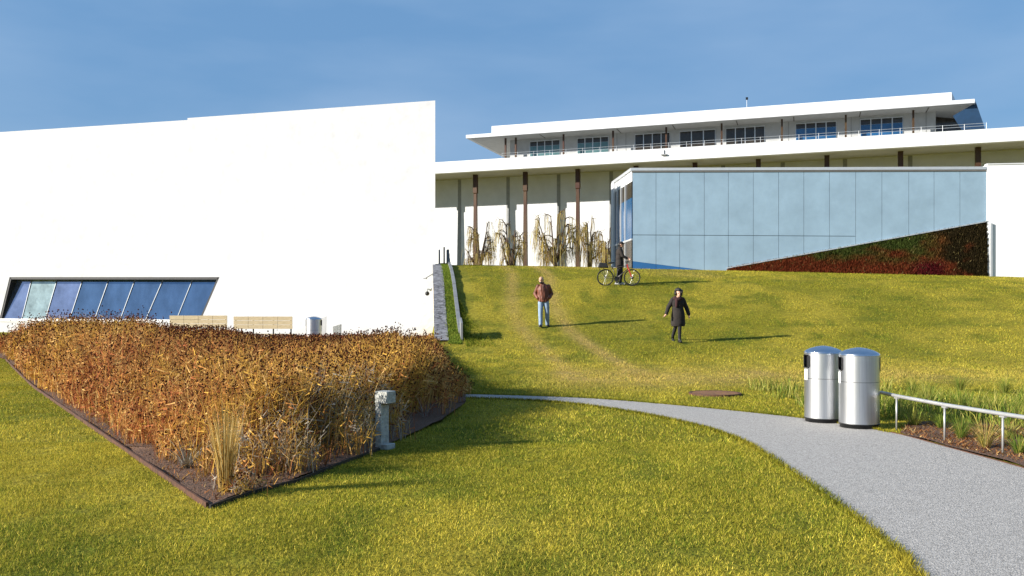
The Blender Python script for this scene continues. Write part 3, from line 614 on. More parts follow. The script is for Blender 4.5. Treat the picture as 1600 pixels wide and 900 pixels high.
# sloping planted berm in front of the facade
lowl = [(1136, 420.5), (1250, 424.5), (1400, 428), (1543, 431.5)]; upl = [(1136, 420), (1250, 401), (1400, 374), (1543, 347.5)]
bb = MB()
nseg = 24
for i in range(nseg+1):
    t = i/nseg; px = 1136+407*t; uy = 420-72.5*t; p_up = GP(px, uy, .03); wd = .05+.08*t; p_lo = GP(px, 431, wd); p_lo.z = Zf(p_lo.x, p_lo.y)-.1
    bb.v += [p_lo, p_up, zz(p_up, p_lo.z)]
    if i: k = 3*i; bb.f += [(k-3, k, k+1, k-2), (k-2, k+1, k+2, k-1)]
k = 3*nseg; bb.f.append((k, k+1, k+2))
berm = thing('planted_berm', 'wedge of red and green ground cover rising against the glass facade', 'planting', tuple(GP(1340, 428)))
bb.build('soil', M['mulch'], berm)
n = 60000; t = RNG.random(n)**.62; s = RNG.random(n); V_up = np.array([tuple(GP(1136+407*q, 420-72.5*q, .03)) for q in np.linspace(0, 1, 60)]); V_lo = []
for q in np.linspace(0, 1, 60):
    p = GP(1136+407*q, 431, (.05+.08*q)); V_lo.append((p.x, p.y, Zf(p.x, p.y)-.05))
V_lo = np.array(V_lo); ti = np.linspace(0, 1, 60)
pu = np.stack([np.interp(t, ti, V_up[:, j]) for j in range(3)], -1); pl = np.stack([np.interp(t, ti, V_lo[:, j]) for j in range(3)], -1)
pp = pl*(1-s)[:, None]+pu*s[:, None]
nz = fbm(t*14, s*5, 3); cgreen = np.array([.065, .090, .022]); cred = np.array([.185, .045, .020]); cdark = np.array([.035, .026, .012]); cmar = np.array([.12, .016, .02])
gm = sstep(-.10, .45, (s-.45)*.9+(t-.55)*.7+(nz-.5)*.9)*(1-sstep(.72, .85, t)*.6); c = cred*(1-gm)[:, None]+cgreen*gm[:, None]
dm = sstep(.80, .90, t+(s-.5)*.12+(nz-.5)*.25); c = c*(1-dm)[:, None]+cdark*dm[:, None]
mm_ = sstep(.68, .76, t)*(1-sstep(.80, .86, t))*(1-sstep(.2, .4, s)); c = c*(1-mm_)[:, None]+cmar*mm_[:, None]
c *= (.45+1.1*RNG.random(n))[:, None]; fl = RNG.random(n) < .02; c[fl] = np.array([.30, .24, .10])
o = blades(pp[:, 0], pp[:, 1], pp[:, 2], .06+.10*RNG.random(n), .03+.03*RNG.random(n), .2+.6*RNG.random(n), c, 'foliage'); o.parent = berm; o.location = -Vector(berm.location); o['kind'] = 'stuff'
p0 = GP(1543.5, 348, .02); p1 = GP(1547.5, 431, .14); zf = 2.9
MB().prism([zz(p0, zf), zz(p0, p0.z), zz(p1, EYE+(HOR-349)/F*p1.y), zz(p1, zf)], gu*.10).build('end_plate', M['alu'], berm)
# metal strip along the top of the slope
u0, u1 = GP(1136, 419.6, .06), GP(1543, 346.5, .06); MB().hexa([u0-gn*.05, u1-gn*.05, u1+gn*.02, u0+gn*.02, u0-gn*.05+dz*.05, u1-gn*.05+dz*.05, u1+gn*.02+dz*.05, u0+gn*.02+dz*.05]).build('coping', M['alu'], berm)
# white block at the right
wb = thing('white_pavilion_block', 'plain white walled block at the right end of the glass facade', 'building', tuple(GP(1545, 430)))
q0, q1 = GP(1542.5, 257.5, .06), GP(1760, 257.5, .06); q1.z = q0.z
mb = MB(); mb.hexa([zz(q0, 2.6), zz(q1, 2.6), zz(q1-gn*9, 2.6), zz(q0-gn*9, 2.6), q0, q1, q1-gn*9, q0-gn*9]); mb.build('wall', M['block'], wb)
MB().hexa([zz(q0, q0.z-.0)+gn*.03, zz(q1, q0.z)+gn*.03, zz(q1, q0.z)-gn*.3, zz(q0, q0.z)-gn*.3]+[v+Vector((0, 0, .06)) for v in (q0+gn*.03, q1+gn*.03, q1-gn*.3, q0-gn*.3)]).build('coping', M['white2'], wb)

# ------------------------------------------------------------------ large marble hall behind
TH = R(18.9); KU = Vector((math.cos(TH), -math.sin(TH), 0)); KV = Vector((math.sin(TH), math.cos(TH), 0)); KO = Vector((-8, 90, 0))
def ku(px, v):
    a_ = (px-CX)/F; O = KO+KV*v; return (a_*O.y-O.x)/(KU.x-a_*KU.y)
def kp(u, v, z=0): return KO+KU*u+KV*v+Vector((0, 0, z))
def kz(px, py, v): return EYE+(HOR-py)/F*kp(ku(px, v), v).y
hall = thing('marble_concert_hall', 'large white hall with two deep flat roofs and slender bronze columns on the skyline', 'building', tuple(kp(20, 5, 3.9)))
def kbox(u0, u1, v0, v1, z0, z1, name, m, label=None):
    q = [(u0, v0), (u1, v0), (u1, v1), (u0, v1)]
    return MB().hexa([kp(a, b, z0) for a, b in q]+[kp(a, b, z1) for a, b in q]).build(name, m, hall, label=label)
zfb = (kz(680, 270, 0)+kz(1140, 244.5, 0)+kz(1600, 221.5, 0))/3; zft = (kz(680, 253, 0)+kz(1140, 225.5, 0)+kz(1600, 198.5, 0))/3
VW = 4.7; VC = 2.33
uL, uR = ku(680, 0)-25, ku(1600, 0)+30
kbox(uL, uR, 0, .6, zfb, zft, 'terrace_fascia', M['white2'])
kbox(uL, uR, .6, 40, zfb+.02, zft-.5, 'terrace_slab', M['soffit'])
kbox(uL+3, uR, VW, 38, 3, zfb+.02, 'wall', M['white2'])
colpx = [743, 821, 903, 994, 1086, 1185, 1292, 1407, 1528]
cu = [ku(p, VC) for p in colpx]; step = (cu[-1]-cu[0])/8; cu = [cu[0]-step*i for i in (3, 2, 1)]+cu+[cu[-1]+step*i for i in (1, 2)]
for u in cu:
    c0 = kp(u, VC, 3.9)
    q = []
    for z, w_ in ((3.9, .235), (zfb-2.0, .155), (zfb-1.9, .215), (zfb+.02, .215)): q.append((z, w_))
    mb = MB(); vs = []; 
    for z, w_ in q: vs += [kp(u-w_, VC-w_, z), kp(u+w_, VC-w_, z), kp(u+w_, VC+w_, z), kp(u-w_, VC+w_, z)]
    fs = [(4*i+k, 4*i+(k+1) % 4, 4*i+4+(k+1) % 4, 4*i+4+k) for i in range(3) for k in range(4)]
    mb.add(vs, fs); mb.build('column', M['bronze'], hall)
u_st = ku(718, VW)
for i in range(-2, 9): 
    u = u_st+i*(ku(955, VW)-u_st)/3; kbox(u-.19, u+.19, VW-.02, VW+.1, 3.2, zfb, 'wall_strip', M['strip'])
# penthouse and roof
VR = 4.0; ve = 2.6
zrb = (kz(728, 217.5, VR)+kz(1160, 186, VR)+kz(1523, 158.5, VR))/3
zr1 = (kz(728, 212, VR)+kz(1523, 153, VR))/2; zr2 = (kz(768, 199, VR+.5)+kz(1160, 168, VR+.5)+kz(1487, 142, VR+.5))/3
ua, ub = ku(728, VR), ku(1523, VR)
pl = [(ua, VR), (ub, VR), (ub+3.0, VR+13), (ua, VR+24)]
MB().hexa([kp(u, v, zrb) for u, v in pl]+[kp(u, v, zr1) for u, v in pl]).build('roof_slab', M['white2'], hall)
inner = [(ua+.4, VR+.4), (ub-.4, VR+.4), (ub+2.4, VR+12.8), (ua+.4, VR+23.6)]
MB().hexa([kp(u, v, zrb-.03) for u, v in inner]+[kp(u, v, zrb+.05) for u, v in inner]).build('soffit', M['pentw'], hall)
uc, ud = ku(768, VR+.5), ku(1487, VR+.5); pl = [(uc, VR+.5), (ud, VR+.5), (ud+1.5, VR+7), (uc, VR+20)]
MB().hexa([kp(u, v, zr1-.02) for u, v in pl]+[kp(u, v, zr2) for u, v in pl]).build('upper_roof', M['white2'], hall)
pa, pb = ku(797, VR+ve), ku(1462, VR+ve); VP_ = VR+ve
kbox(pa, pb, VP_, VP_+18, zft-.6, zrb, 'penthouse_wall', M['pentw'])
# recessed side glazing beyond the penthouse's right end
MB().hexa([kp(pb-.2, VP_+2, zft-.6), kp(pb+3.9, VP_+5, zft-.6), kp(pb+3.9, VP_+6, zft-.6), kp(pb-.2, VP_+6, zft-.6), kp(pb-.2, VP_+2, zrb-.04), kp(pb+3.9, VP_+5, zrb-.04), kp(pb+3.9, VP_+6, zrb-.04), kp(pb-.2, VP_+6, zrb-.04)]).build('side_glazing', M['dkglass'], hall)
vb = VR+.6
MB().prism([kp(ku(x, vb), vb, kz(x, y, vb)) for x, y in ((1489, 181), (1525, 160), (1539, 201), (1503, 203))], KV*.08).build('wind_screen', M['navy'], hall, label='deep blue glass screen under the right roof tip')
wins = [(828, 875, 218, 244, 'teal', 4), (902, 951, 213, 239, 'teal', 4), (992, 1047, 207, 232, 'dk', 4), (1062, 1118, 202, 227, 'dk', 3), (1134, 1195, 196, 223, 'dk', 4), (1243, 1307, 188, 217, 'blue', 4), (1344, 1411, 180.5, 212, 'blue', 4)]
for (x0, x1, y0, y1, kd, npn) in wins:
    u0, u1 = ku(x0, VP_), ku(x1, VP_); za = kz(x0, y1+2, VP_)-.3; zc = min(kz(x0, y0, VP_), zrb-.25)
    w_ = kbox(u0, u1, VP_-.06, VP_+.02, za, zc, 'window', M['alu'])
    def sub(ua_, ub_, z0, z1, m):
        MB().hexa([kp(a, b, z0) for a, b in ((ua_, VP_-.085), (ub_, VP_-.085), (ub_, VP_-.065), (ua_, VP_-.065))]+[kp(a, b, z1) for a, b in ((ua_, VP_-.085), (ub_, VP_-.085), (ub_, VP_-.065), (ua_, VP_-.065))]).build('pane', m, w_)
    for i in range(npn):
        a_, b_ = u0+(u1-u0)*i/npn+.05, u0+(u1-u0)*(i+1)/npn-.05; zm = za+(zc-za)*(.70)
        if kd == 'dk': sub(a_, b_, za+.1, zc-.1, M['dkglass'])
        else:
            sub(a_, b_, zm+.02, zc-.1, M['dkglass']); sub(a_, b_, za+.1, zm, M['teal'] if kd == 'teal' else M['bluedk'])
for px in (790, 806, 880.6, 958, 1041, 1127.6, 1221.8, 1321.5, 1427):
    u = ku(px, VR+1.3); kbox(u-.085, u+.085, VR+1.2, VR+1.38, zft-.6, zrb, 'roof_post', M['bronze'])
for px in (842, 963, 1050, 1150, 1240, 1345, 1452):                  # joints across the soffit
    u = ku(px, VR+.2); MB().hexa([kp(u+a, VR+b, zrb-.05+c) for c in (0, .04) for a, b in ((-.05, .45), (.05, .45), (.05, ve-.05), (-.05, ve-.05))]).build('soffit_joint', M['joint'], hall)
for px in (964, 848+130, 1232, 1330, 1447): 
    u = ku(px, VP_); kbox(u-.03, u+.03, VP_-.015, VP_+.02, zft-.5, zrb, 'cladding_joint', M['strip'])
u0, u1 = ku(785, .5), ku(1541, .5)
for zr in (.45, .85): MB().tube([kp(u0, .4, zft+zr*.55+.1), kp(u1, .4, zft+zr*.55+.1)], .015, 6).build('railing_bar', M['alu'], hall)
u = u0
while u < u1+.1: MB().tube([kp(u, .4, zft), kp(u, .4, zft+.6)], .018, 6).build('railing_post', M['alu'], hall); u += (u1-u0)/26
# joints in the terrace fascia
for i in range(1, 12):
    u = u0+(uR-u0)*i/12-4; kbox(u-.012, u+.012, -.006, .01, zfb+.05, zft-.05, 'fascia_joint', M['strip'])
# roof mast and small roof fittings
m0 = kp(ku(1167, VR+3), VR+3, zr2); t = thing('weather_mast', 'thin mast with sensor on the upper roof of the hall', 'mast', tuple(m0))
MB().tube([m0, m0+Vector((0, 0, 1.3))], .03, 6).build('pole', M['alu'], t); MB().box(m0+Vector((0, 0, 1.45)), (.20, .14, .24)).build('sensor', M['darkmetal'], t)
m0 = kp(ku(1038, .1), -.05, kz(1038, 242, 0)); t = thing('facade_lamp', 'small floodlight fixed on the white terrace edge of the hall', 'lamp', tuple(m0))
MB().box(m0, (.5, .25, .12), KU, KV).build('lamp_body', M['grey'], t); MB().tube([m0, m0+Vector((0, 0, .45))], .03, 6).build('bracket', M['grey'], t)

# ------------------------------------------------------------------ weeping trees before the hall
def tree(px, D, top, wpx, seed, label, weep=1., nb=7, lean=0):
    rr = random.Random(seed); x = (px-CX)/F*D; base = Vector((x, D, 3.8)); h = EYE+(HOR-top)/F*D-3.8; Rc = wpx/2/F*D
    t = thing('weeping_willow', label, 'tree', tuple(base), 'bare willows before the hall'); tr, cv = MB(), [[], [], []]
    def strand(q, l_, out):
        o_ = out*rr.uniform(.08, .3)+Vector((rr.uniform(-.12, .12), rr.uniform(-.12, .12), 0)); pp_ = [q, q+o_+Vector((0, 0, .05)), q+o_*1.5-Vector((0, 0, l_*.5)), q+o_*1.6+Vector((rr.uniform(-.06, .06), 0, -l_))]
        w_ = Vector((rr.uniform(.5, 1), rr.uniform(-.5, .5), 0)).normalized()*.0085; kk = len(cv[0])
        for p_ in pp_: cv[0] += [p_-w_, p_+w_]
        cv[1] += [(kk+2*j, kk+2*j+1, kk+2*j+3, kk+2*j+2) for j in range(3)]; c = np.array(rr.choice([(.42, .31, .08), (.46, .37, .13), (.24, .17, .05), (.16, .09, .04)]))*rr.uniform(.7, 1.2); cv[2] += [c]*8
    def arc(p, q, r0, r1, bow, n_=6):
        pts = []; 
        for i in range(n_+1): u = i/n_; pts.append(p.lerp(q, u)+Vector((rr.uniform(-.05, .05), rr.uniform(-.05, .05), bow*math.sin(math.pi*u))))
        tr.tube(pts, [r0+(r1-r0)*i/n_ for i in range(n_+1)], 6, False); return pts
    fork = base+Vector((lean*h*.1, 0, h*.36)); arc(base-Vector((0, 0, .2)), fork, h*.032, h*.024, 0)
    for k in range(nb):
        a = 2*math.pi*(k+rr.uniform(-.3, .3))/nb; u = rr.uniform(.35, 1.); rad = Rc*u*.85; out = Vector((math.cos(a), math.sin(a)*.8, 0))
        zt_ = h*(1.0-.42*u*u)*rr.uniform(.88, 1.0); st_ = base+Vector((lean*h*.1*rr.random(), 0, h*rr.uniform(.22, .37)))
        pts = arc(st_, base+out*rad+Vector((lean*h*.1, 0, zt_)), h*.020, h*.006, -h*.05)
        for m_ in range(5):
            i = rr.randint(2, 6); q = pts[i]; a2 = a+rr.uniform(-1.3, 1.3); o2 = Vector((math.cos(a2), math.sin(a2)*.8, 0)); e = q+o2*Rc*rr.uniform(.2, .42)+Vector((0, 0, h*rr.uniform(-.02, .13)))
            sp_ = arc(q, e, h*.008, h*.003, h*.03, 4)
            for z_ in range(3): a3 = rr.uniform(0, 6.28); arc(sp_[rr.randint(1, 4)], sp_[4]+Vector((math.cos(a3)*.3, math.sin(a3)*.3, rr.uniform(.0, .35))), h*.0035, h*.0015, 0, 3)
            for z_ in range(14): strand(sp_[rr.randint(1, 4)], weep*h*rr.uniform(.05, .32), o2)
        for z_ in range(6): strand(pts[rr.randint(3, 6)], weep*h*rr.uniform(.08, .3), out)
    tr.build('trunk', M['bark'], t)
    o = np_mesh('crown', np.array([tuple(v-base) for v in cv[0]]), np.array(cv[1]), M['petal'], np.array(cv[2])); o.parent = t
tree(750, 72, 348, 64, 11, 'bare weeping willow furthest left, behind the first bronze column', .9, 7)
tree(803, 74, 338, 52, 5, 'bare weeping willow between the first and second bronze columns from the left', .9, 6, -.6)
tree(868, 70, 329, 82, 23, 'largest bare weeping willow with dark spreading limbs between the second and third columns', 1.2, 9)
tree(918, 72, 334, 44, 31, 'yellowish weeping willow just right of the third bronze column', 1.3, 5, .5)
tree(947, 68, 352, 30, 43, 'small weeping willow nearest the glass pavilion corner', 1.3, 4)

# ------------------------------------------------------------------ litter bins
def make_bin(loc, label, rz, group='steel litter bins', door=False):
    t = thing('litter_bin', label, 'litter bin', loc, group, rz)
    R0, H = .262, .985; n = 72
    for nm_, zs in (('body', [.05, .2, .4, .622]), ('hood', [.627, .70, .775, .80, .86, .94, .96, .985])):
        body = MB(); body.v = [Vector((R0*math.cos(2*math.pi*k/n), R0*math.sin(2*math.pi*k/n), z)) for i, z in enumerate(zs) for k in range(n)]
        for i in range(len(zs)-1):
            for k in range(n):
                a = (k+.5)*360/n; da = min(abs((a-177+180) % 360-180), abs((a+3+180) % 360-180)); zc = (zs[i]+zs[i+1])/2
                lim = 22 if .80 < zc < .94 else (17 if .775 < zc < .96 else 0)
                if da < lim: continue
                body.f.append((i*n+k, i*n+(k+1) % n, (i+1)*n+(k+1) % n, (i+1)*n+k))
        body.build(nm_, M['steel'], t, off=(0, 0, 0), smooth=True)
    MB().lathe((0, 0, 0), [(R0+.006, .982), (R0+.006, 1.0), (R0*.93, 1.022), (R0*.7, 1.052), (R0*.4, 1.076), (R0*.15, 1.087), (.001, 1.09)], 48).build('dome_lid', M['steeldome'], t, off=(0, 0, 0), smooth=True)
    MB().lathe((0, 0, 0), [(R0-.035, .07), (R0-.035, .98)], 40).build('liner', M['black'], t, off=(0, 0, 0), smooth=True)
    MB().lathe((0, 0, 0), [(.001, 0), (R0-.012, 0), (R0-.012, .045), (R0+.004, .048), (R0+.004, .06), (R0-.001, .062)], 48).build('base_ring', M['darkmetal'], t, off=(0, 0, 0), smooth=True)
    for a0 in (177, -3):
        mb = MB()
        rim = []
        for (da, z) in ((-22, .80), (-17, .775), (17, .775), (22, .80), (22, .94), (17, .96), (-17, .96), (-22, .94), (-22, .80)):
            a = R(a0+da); rim.append(Vector(((R0+.004)*math.cos(a), (R0+.004)*math.sin(a), z)))
        mb.tube(rim, .006, 6); mb.build('opening_rim', M['darkmetal'], t, off=(0, 0, 0))
        mb = MB(); aa = [R(a0+d) for d in (-10, -5, 0, 5, 10)]
        mb.v = [Vector(((R0+.002)*math.cos(a), (R0+.002)*math.sin(a), z)) for z in (.60, .755) for a in aa]; mb.f = [(i, i+1, i+6, i+5) for i in range(4)]
        mb.build('sticker', M['sticker'], t, off=(0, 0, 0))
    return t
b1_ = make_bin((4.76, 11.85, .012), 'nearer stainless steel litter bin with domed lid, right one of the pair by the path', R(-2))
copy_thing(b1_, (4.49, 12.46, .012), R(8), 'farther stainless steel litter bin with domed lid, left one of the pair by the path')
b3 = P(490.5, 495, 28.8); copy_thing(b1_, (b3.x, 28.8, .34), R(5), 'lone stainless steel litter bin behind the brown plants near the benches')

# low sign panel next to far bin, and bollard beyond
q = P(506, 496, 29.3); t = thing('sign_panel', 'narrow grey upright panel standing just right of the lone steel bin', 'sign', (q.x, 29.3, .35))
MB().prism([(q.x-.10, 29.3, .5), (q.x+.08, 29.2, .5), (q.x+.10, 29.2, 1.42), (q.x-.06, 29.3, 1.36)], (0, .04, 0)).build('panel', M['grey'], t); MB().box((q.x, 29.3, .45), (.06, .06, .4)).build('post', M['darkmetal'], t)
q = P(526, 507, 30); t = thing('bollard', 'short grey slanted top bollard right of the lone steel bin', 'bollard', (q.x, 30, .35))
MB().prism([(q.x-.12, 30, .36), (q.x+.13, 30, .36), (q.x+.14, 30, 1.14), (q.x-.13, 30, 1.06)], (0, .14, 0)).build('shaft', M['cast'], t); MB().box((q.x, 30.07, .37), (.34, .24, .05)).build('base_plate', M['grey'], t)

# concrete bollard light
def bollard_light():
    base = at(602, 701); t = thing('bollard_light', 'weathered pale concrete bollard light with overhanging cap at the bed edge', 'bollard light', tuple(base))
    a = R(-38); U = Vector((math.cos(a)*.94, -.34*0+math.sin(a)*0+(.25), 0)).normalized(); U = Vector((.80, .60*-.0+.35, 0)).normalized(); V_ = Vector((-U.y, U.x, 0))
    U = Vector((math.cos(R(28)), -math.sin(R(28))*1, 0)); V_ = Vector((math.sin(R(28)), math.cos(R(28)), 0))     # U: long lit face runs right and towards us
    def bx(u0, u1, v0, v1, z0, z1):
        q = [(u0, v0), (u1, v0), (u1, v1), (u0, v1)]; return MB().hexa([base+U*x+V_*y+Vector((0, 0, z)) for z in (z0, z1) for x, y in q])
    bevel(bx(-.085, -.005, -.08, .08, -.05, .515).build('post', M['cast'], t)); bevel(bx(-.088, .085, -.083, .09, .517, .655).build('cap', M['cast'], t)); bevel(bx(-.004, .085, -.08, .08, -.02, .045).build('base_block', M['cast'], t))
    bx(.004, .075, -.06, .07, .505, .515).build('lens', M['dkglass'], t)
bollard_light()

# low rail at the right
def P2(px, py, D): return P(px, py, D)
ra, rc = Vector((5.06, 11.75, .50)), Vector((5.42, 8.30, .455))
rail = thing('low_rail', 'low pale metal rail along the right side of the curved path', 'rail', (5.1, 11.2, 0))
rp = [P(1376, 612, 12.0), P(1401, 616, 11.6), P(1476, 632, 10.5), P(1567, 651.5, 9.56), P(1640, 667, 8.95), P(1730, 689, 8.2), P(1900, 730, 7.2)]
for p in rp: p.z = .46
rp[0].z = .47
MB().tube(rp, .024, 12).build('handrail', M['railgrey'], rail, smooth=True)
for i, p in enumerate(rp[1:6]):
    f = Vector((p.x, p.y, Zf(p.x, p.y))); po = MB().tube([f, p-Vector((0, 0, .01))], .013, 8).build('post', M['railgrey'], rail, smooth=True)
    MB().box(p-Vector((0, 0, .028)), (.03, .10, .02)).build('bracket', M['railgrey'], po)

# benches near the gallery wall
def make_bench(px0, px1, py, D, label):
    p0, p1 = P(px0, py, D), P(px1, py, D); zt_ = p0.z; t = thing('bench', label, 'bench', ((p0.x+p1.x)/2, D, .35), 'pale wooden benches by the gallery wall'); W_ = p1.x-p0.x; n_ = 4
    for j in range(n_):
        a0 = p0.x+W_*j/n_
        for k in range(3): MB().box((a0+W_/n_/2, D, zt_-.07-k*.145), (W_/n_-.012, .04, .138)).build('back_slat', M['wood'], t)
    for k in range(4): MB().box(((p0.x+p1.x)/2, D+.14+.12*k, .78), (W_, .105, .04)).build('seat_slat', M['wood'], t)
    for f in (.03, .33, .67, .97):
        MB().box((p0.x+W_*f, D+.045, (zt_+.35)/2), (.04, .04, zt_-.35)).build('leg', M['darkmetal'], t); MB().box((p0.x+W_*f, D+.55, .55), (.04, .04, .42)).build('leg', M['darkmetal'], t)
make_bench(365, 457, 494.5, 30.0, 'pale slatted wooden bench nearer the lone steel bin, fully in view')
make_bench(265, 355, 493, 31.0, 'pale slatted wooden bench under the right end of the window band')
# rusty cover in the lawn
c0 = at(1117, 616.5); t = thing('access_cover', 'round rusty cover lying flat in the lawn beyond the path', 'manhole cover', tuple(c0))
MB().lathe(c0, [(.001, .02), (.44, .02), (.44, -.02)], 40).build('lid', M['cover'], t); MB().lathe(c0, [(.445, -.02), (.445, .024), (.49, .024), (.50, -.02)], 40).build('frame', M['rust'], t)

# ------------------------------------------------------------------ people (continuous remeshed bodies)
def capsule(mb, a, b, ra_, rb_, n=14):
    a, b = Vector(a), Vector(b); mb.ball(a, ra_, n, 8); mb.ball(b, rb_, n, 8); mb.tube([a, b], [ra_, rb_], n)
def chain(mb, pts, rr_, n=14):
    for i in range(len(pts)-1): capsule(mb, pts[i], pts[i+1], rr_[i], rr_[i+1], n)
def remeshed(mb, name, m, parent, vox=.010, sm=4, label=None):
    o = mb.build(name, m, None, off=(0, 0, 0)); r = o.modifiers.new('r', 'REMESH'); r.mode = 'VOXEL'; r.voxel_size = vox; r.use_smooth_shade = True
    s_ = o.modifiers.new('s', 'SMOOTH'); s_.iterations = sm; s_.factor = .5
    dg = bpy.context.evaluated_depsgraph_get(); me = bpy.data.meshes.new_from_object(o.evaluated_get(dg)); o.modifiers.clear(); me.name = name; o.data = me
    if not me.materials: me.materials.append(m)
    o.parent = parent
    if label: o['label'] = label
    return o
def hand(mb, wrist, d, thumb_side, curl=.35, L_=.18):
    wrist, d = Vector(wrist), Vector(d).normalized(); ts = Vector(thumb_side); ts = (ts-d*ts.dot(d)).normalized(); pn = d.cross(ts)
    chain(mb, [wrist, wrist+d*.045, wrist+d*.085], [.026, .030, .030]); 
    for k in (-1, 1): capsule(mb, wrist+d*.03, wrist+d*.09+ts*.026*k, .018, .015)
    for i, (o_, l_) in enumerate(((.033, .070), (.011, .080), (-.011, .074), (-.033, .058))):
        p = wrist+d*.088+ts*o_; q = [p]; dd = Vector(d)
        for s_ in (.45, .32, .23): dd = (dd+pn*curl).normalized(); q.append(q[-1]+dd*l_*s_)
        chain(mb, q, [.0095, .009, .0085, .007], 8)
    p = wrist+d*.03+ts*.026; chain(mb, [p, p+(d*.5+ts).normalized()*.035, p+(d*.5+ts).normalized()*.035+(d+ts*.3).normalized()*.03], [.013, .011, .009], 8)
def head(mb, c, f, s_=1.):            # c: centre of the skull, f: facing direction (horizontal)
    c = Vector(c); f = Vector(f).normalized(); r_ = Vector((-f.y, f.x, 0)); up = Vector((0, 0, 1)); rot = Matrix((r_, -f, up)).transposed()
    mb.ball(c+up*.015, (.078*s_, .096*s_, .098*s_), 16, 12, rot); mb.ball(c+f*.02-up*.055, (.058*s_, .07*s_, .062*s_), 14, 10, rot)
    mb.ball(c+f*.062-up*.098, (.028, .022, .018), 10, 8, rot)                                  # chin
    chain(mb, [c+f*.088+up*.012, c+f*.112-up*.03], [.010, .014], 8)                            # nose
    mb.ball(c+f*.084+up*.025, (.045, .014, .010), 10, 6, rot); mb.ball(c+f*.086-up*.065, (.024, .012, .009), 10, 6, rot)   # brow, lips
    for k in (-1, 1): mb.ball(c+r_*k*.079-up*.012, (.010, .020, .032), 8, 6, rot)
def eyes(c, f, parent):
    c = Vector(c); f = Vector(f).normalized(); r_ = Vector((-f.y, f.x, 0))
    for k in (-1, 1): MB().ball(c+f*.088+r_*k*.032+Vector((0, 0, .002)), .011, 10, 8).build('eye', M['eye'], parent, off=(0, 0, 0), smooth=True)
def shoe(mb, ankle, d, L_=.27):
    a = Vector(ankle); d = Vector(d).normalized(); g0 = Vector((a.x, a.y, .04))
    chain(mb, [g0-d*.05, g0+d*L_*.35, g0+d*L_*.6], [.043, .045, .034]); capsule(mb, g0-d*.03+Vector((0, 0, .02)), a, .042, .045)
    s_ = Vector((-d.y, d.x, 0)); mb.hexa([g0-d*.09-s_*.04+Vector((0, 0, -.04)), g0+d*L_*.7-s_*.04+Vector((0, 0, -.04)), g0+d*L_*.7+s_*.04+Vector((0, 0, -.04)), g0-d*.09+s_*.04+Vector((0, 0, -.04)), g0-d*.09-s_*.04, g0+d*L_*.68-s_*.038, g0+d*L_*.68+s_*.038, g0-d*.09+s_*.04])

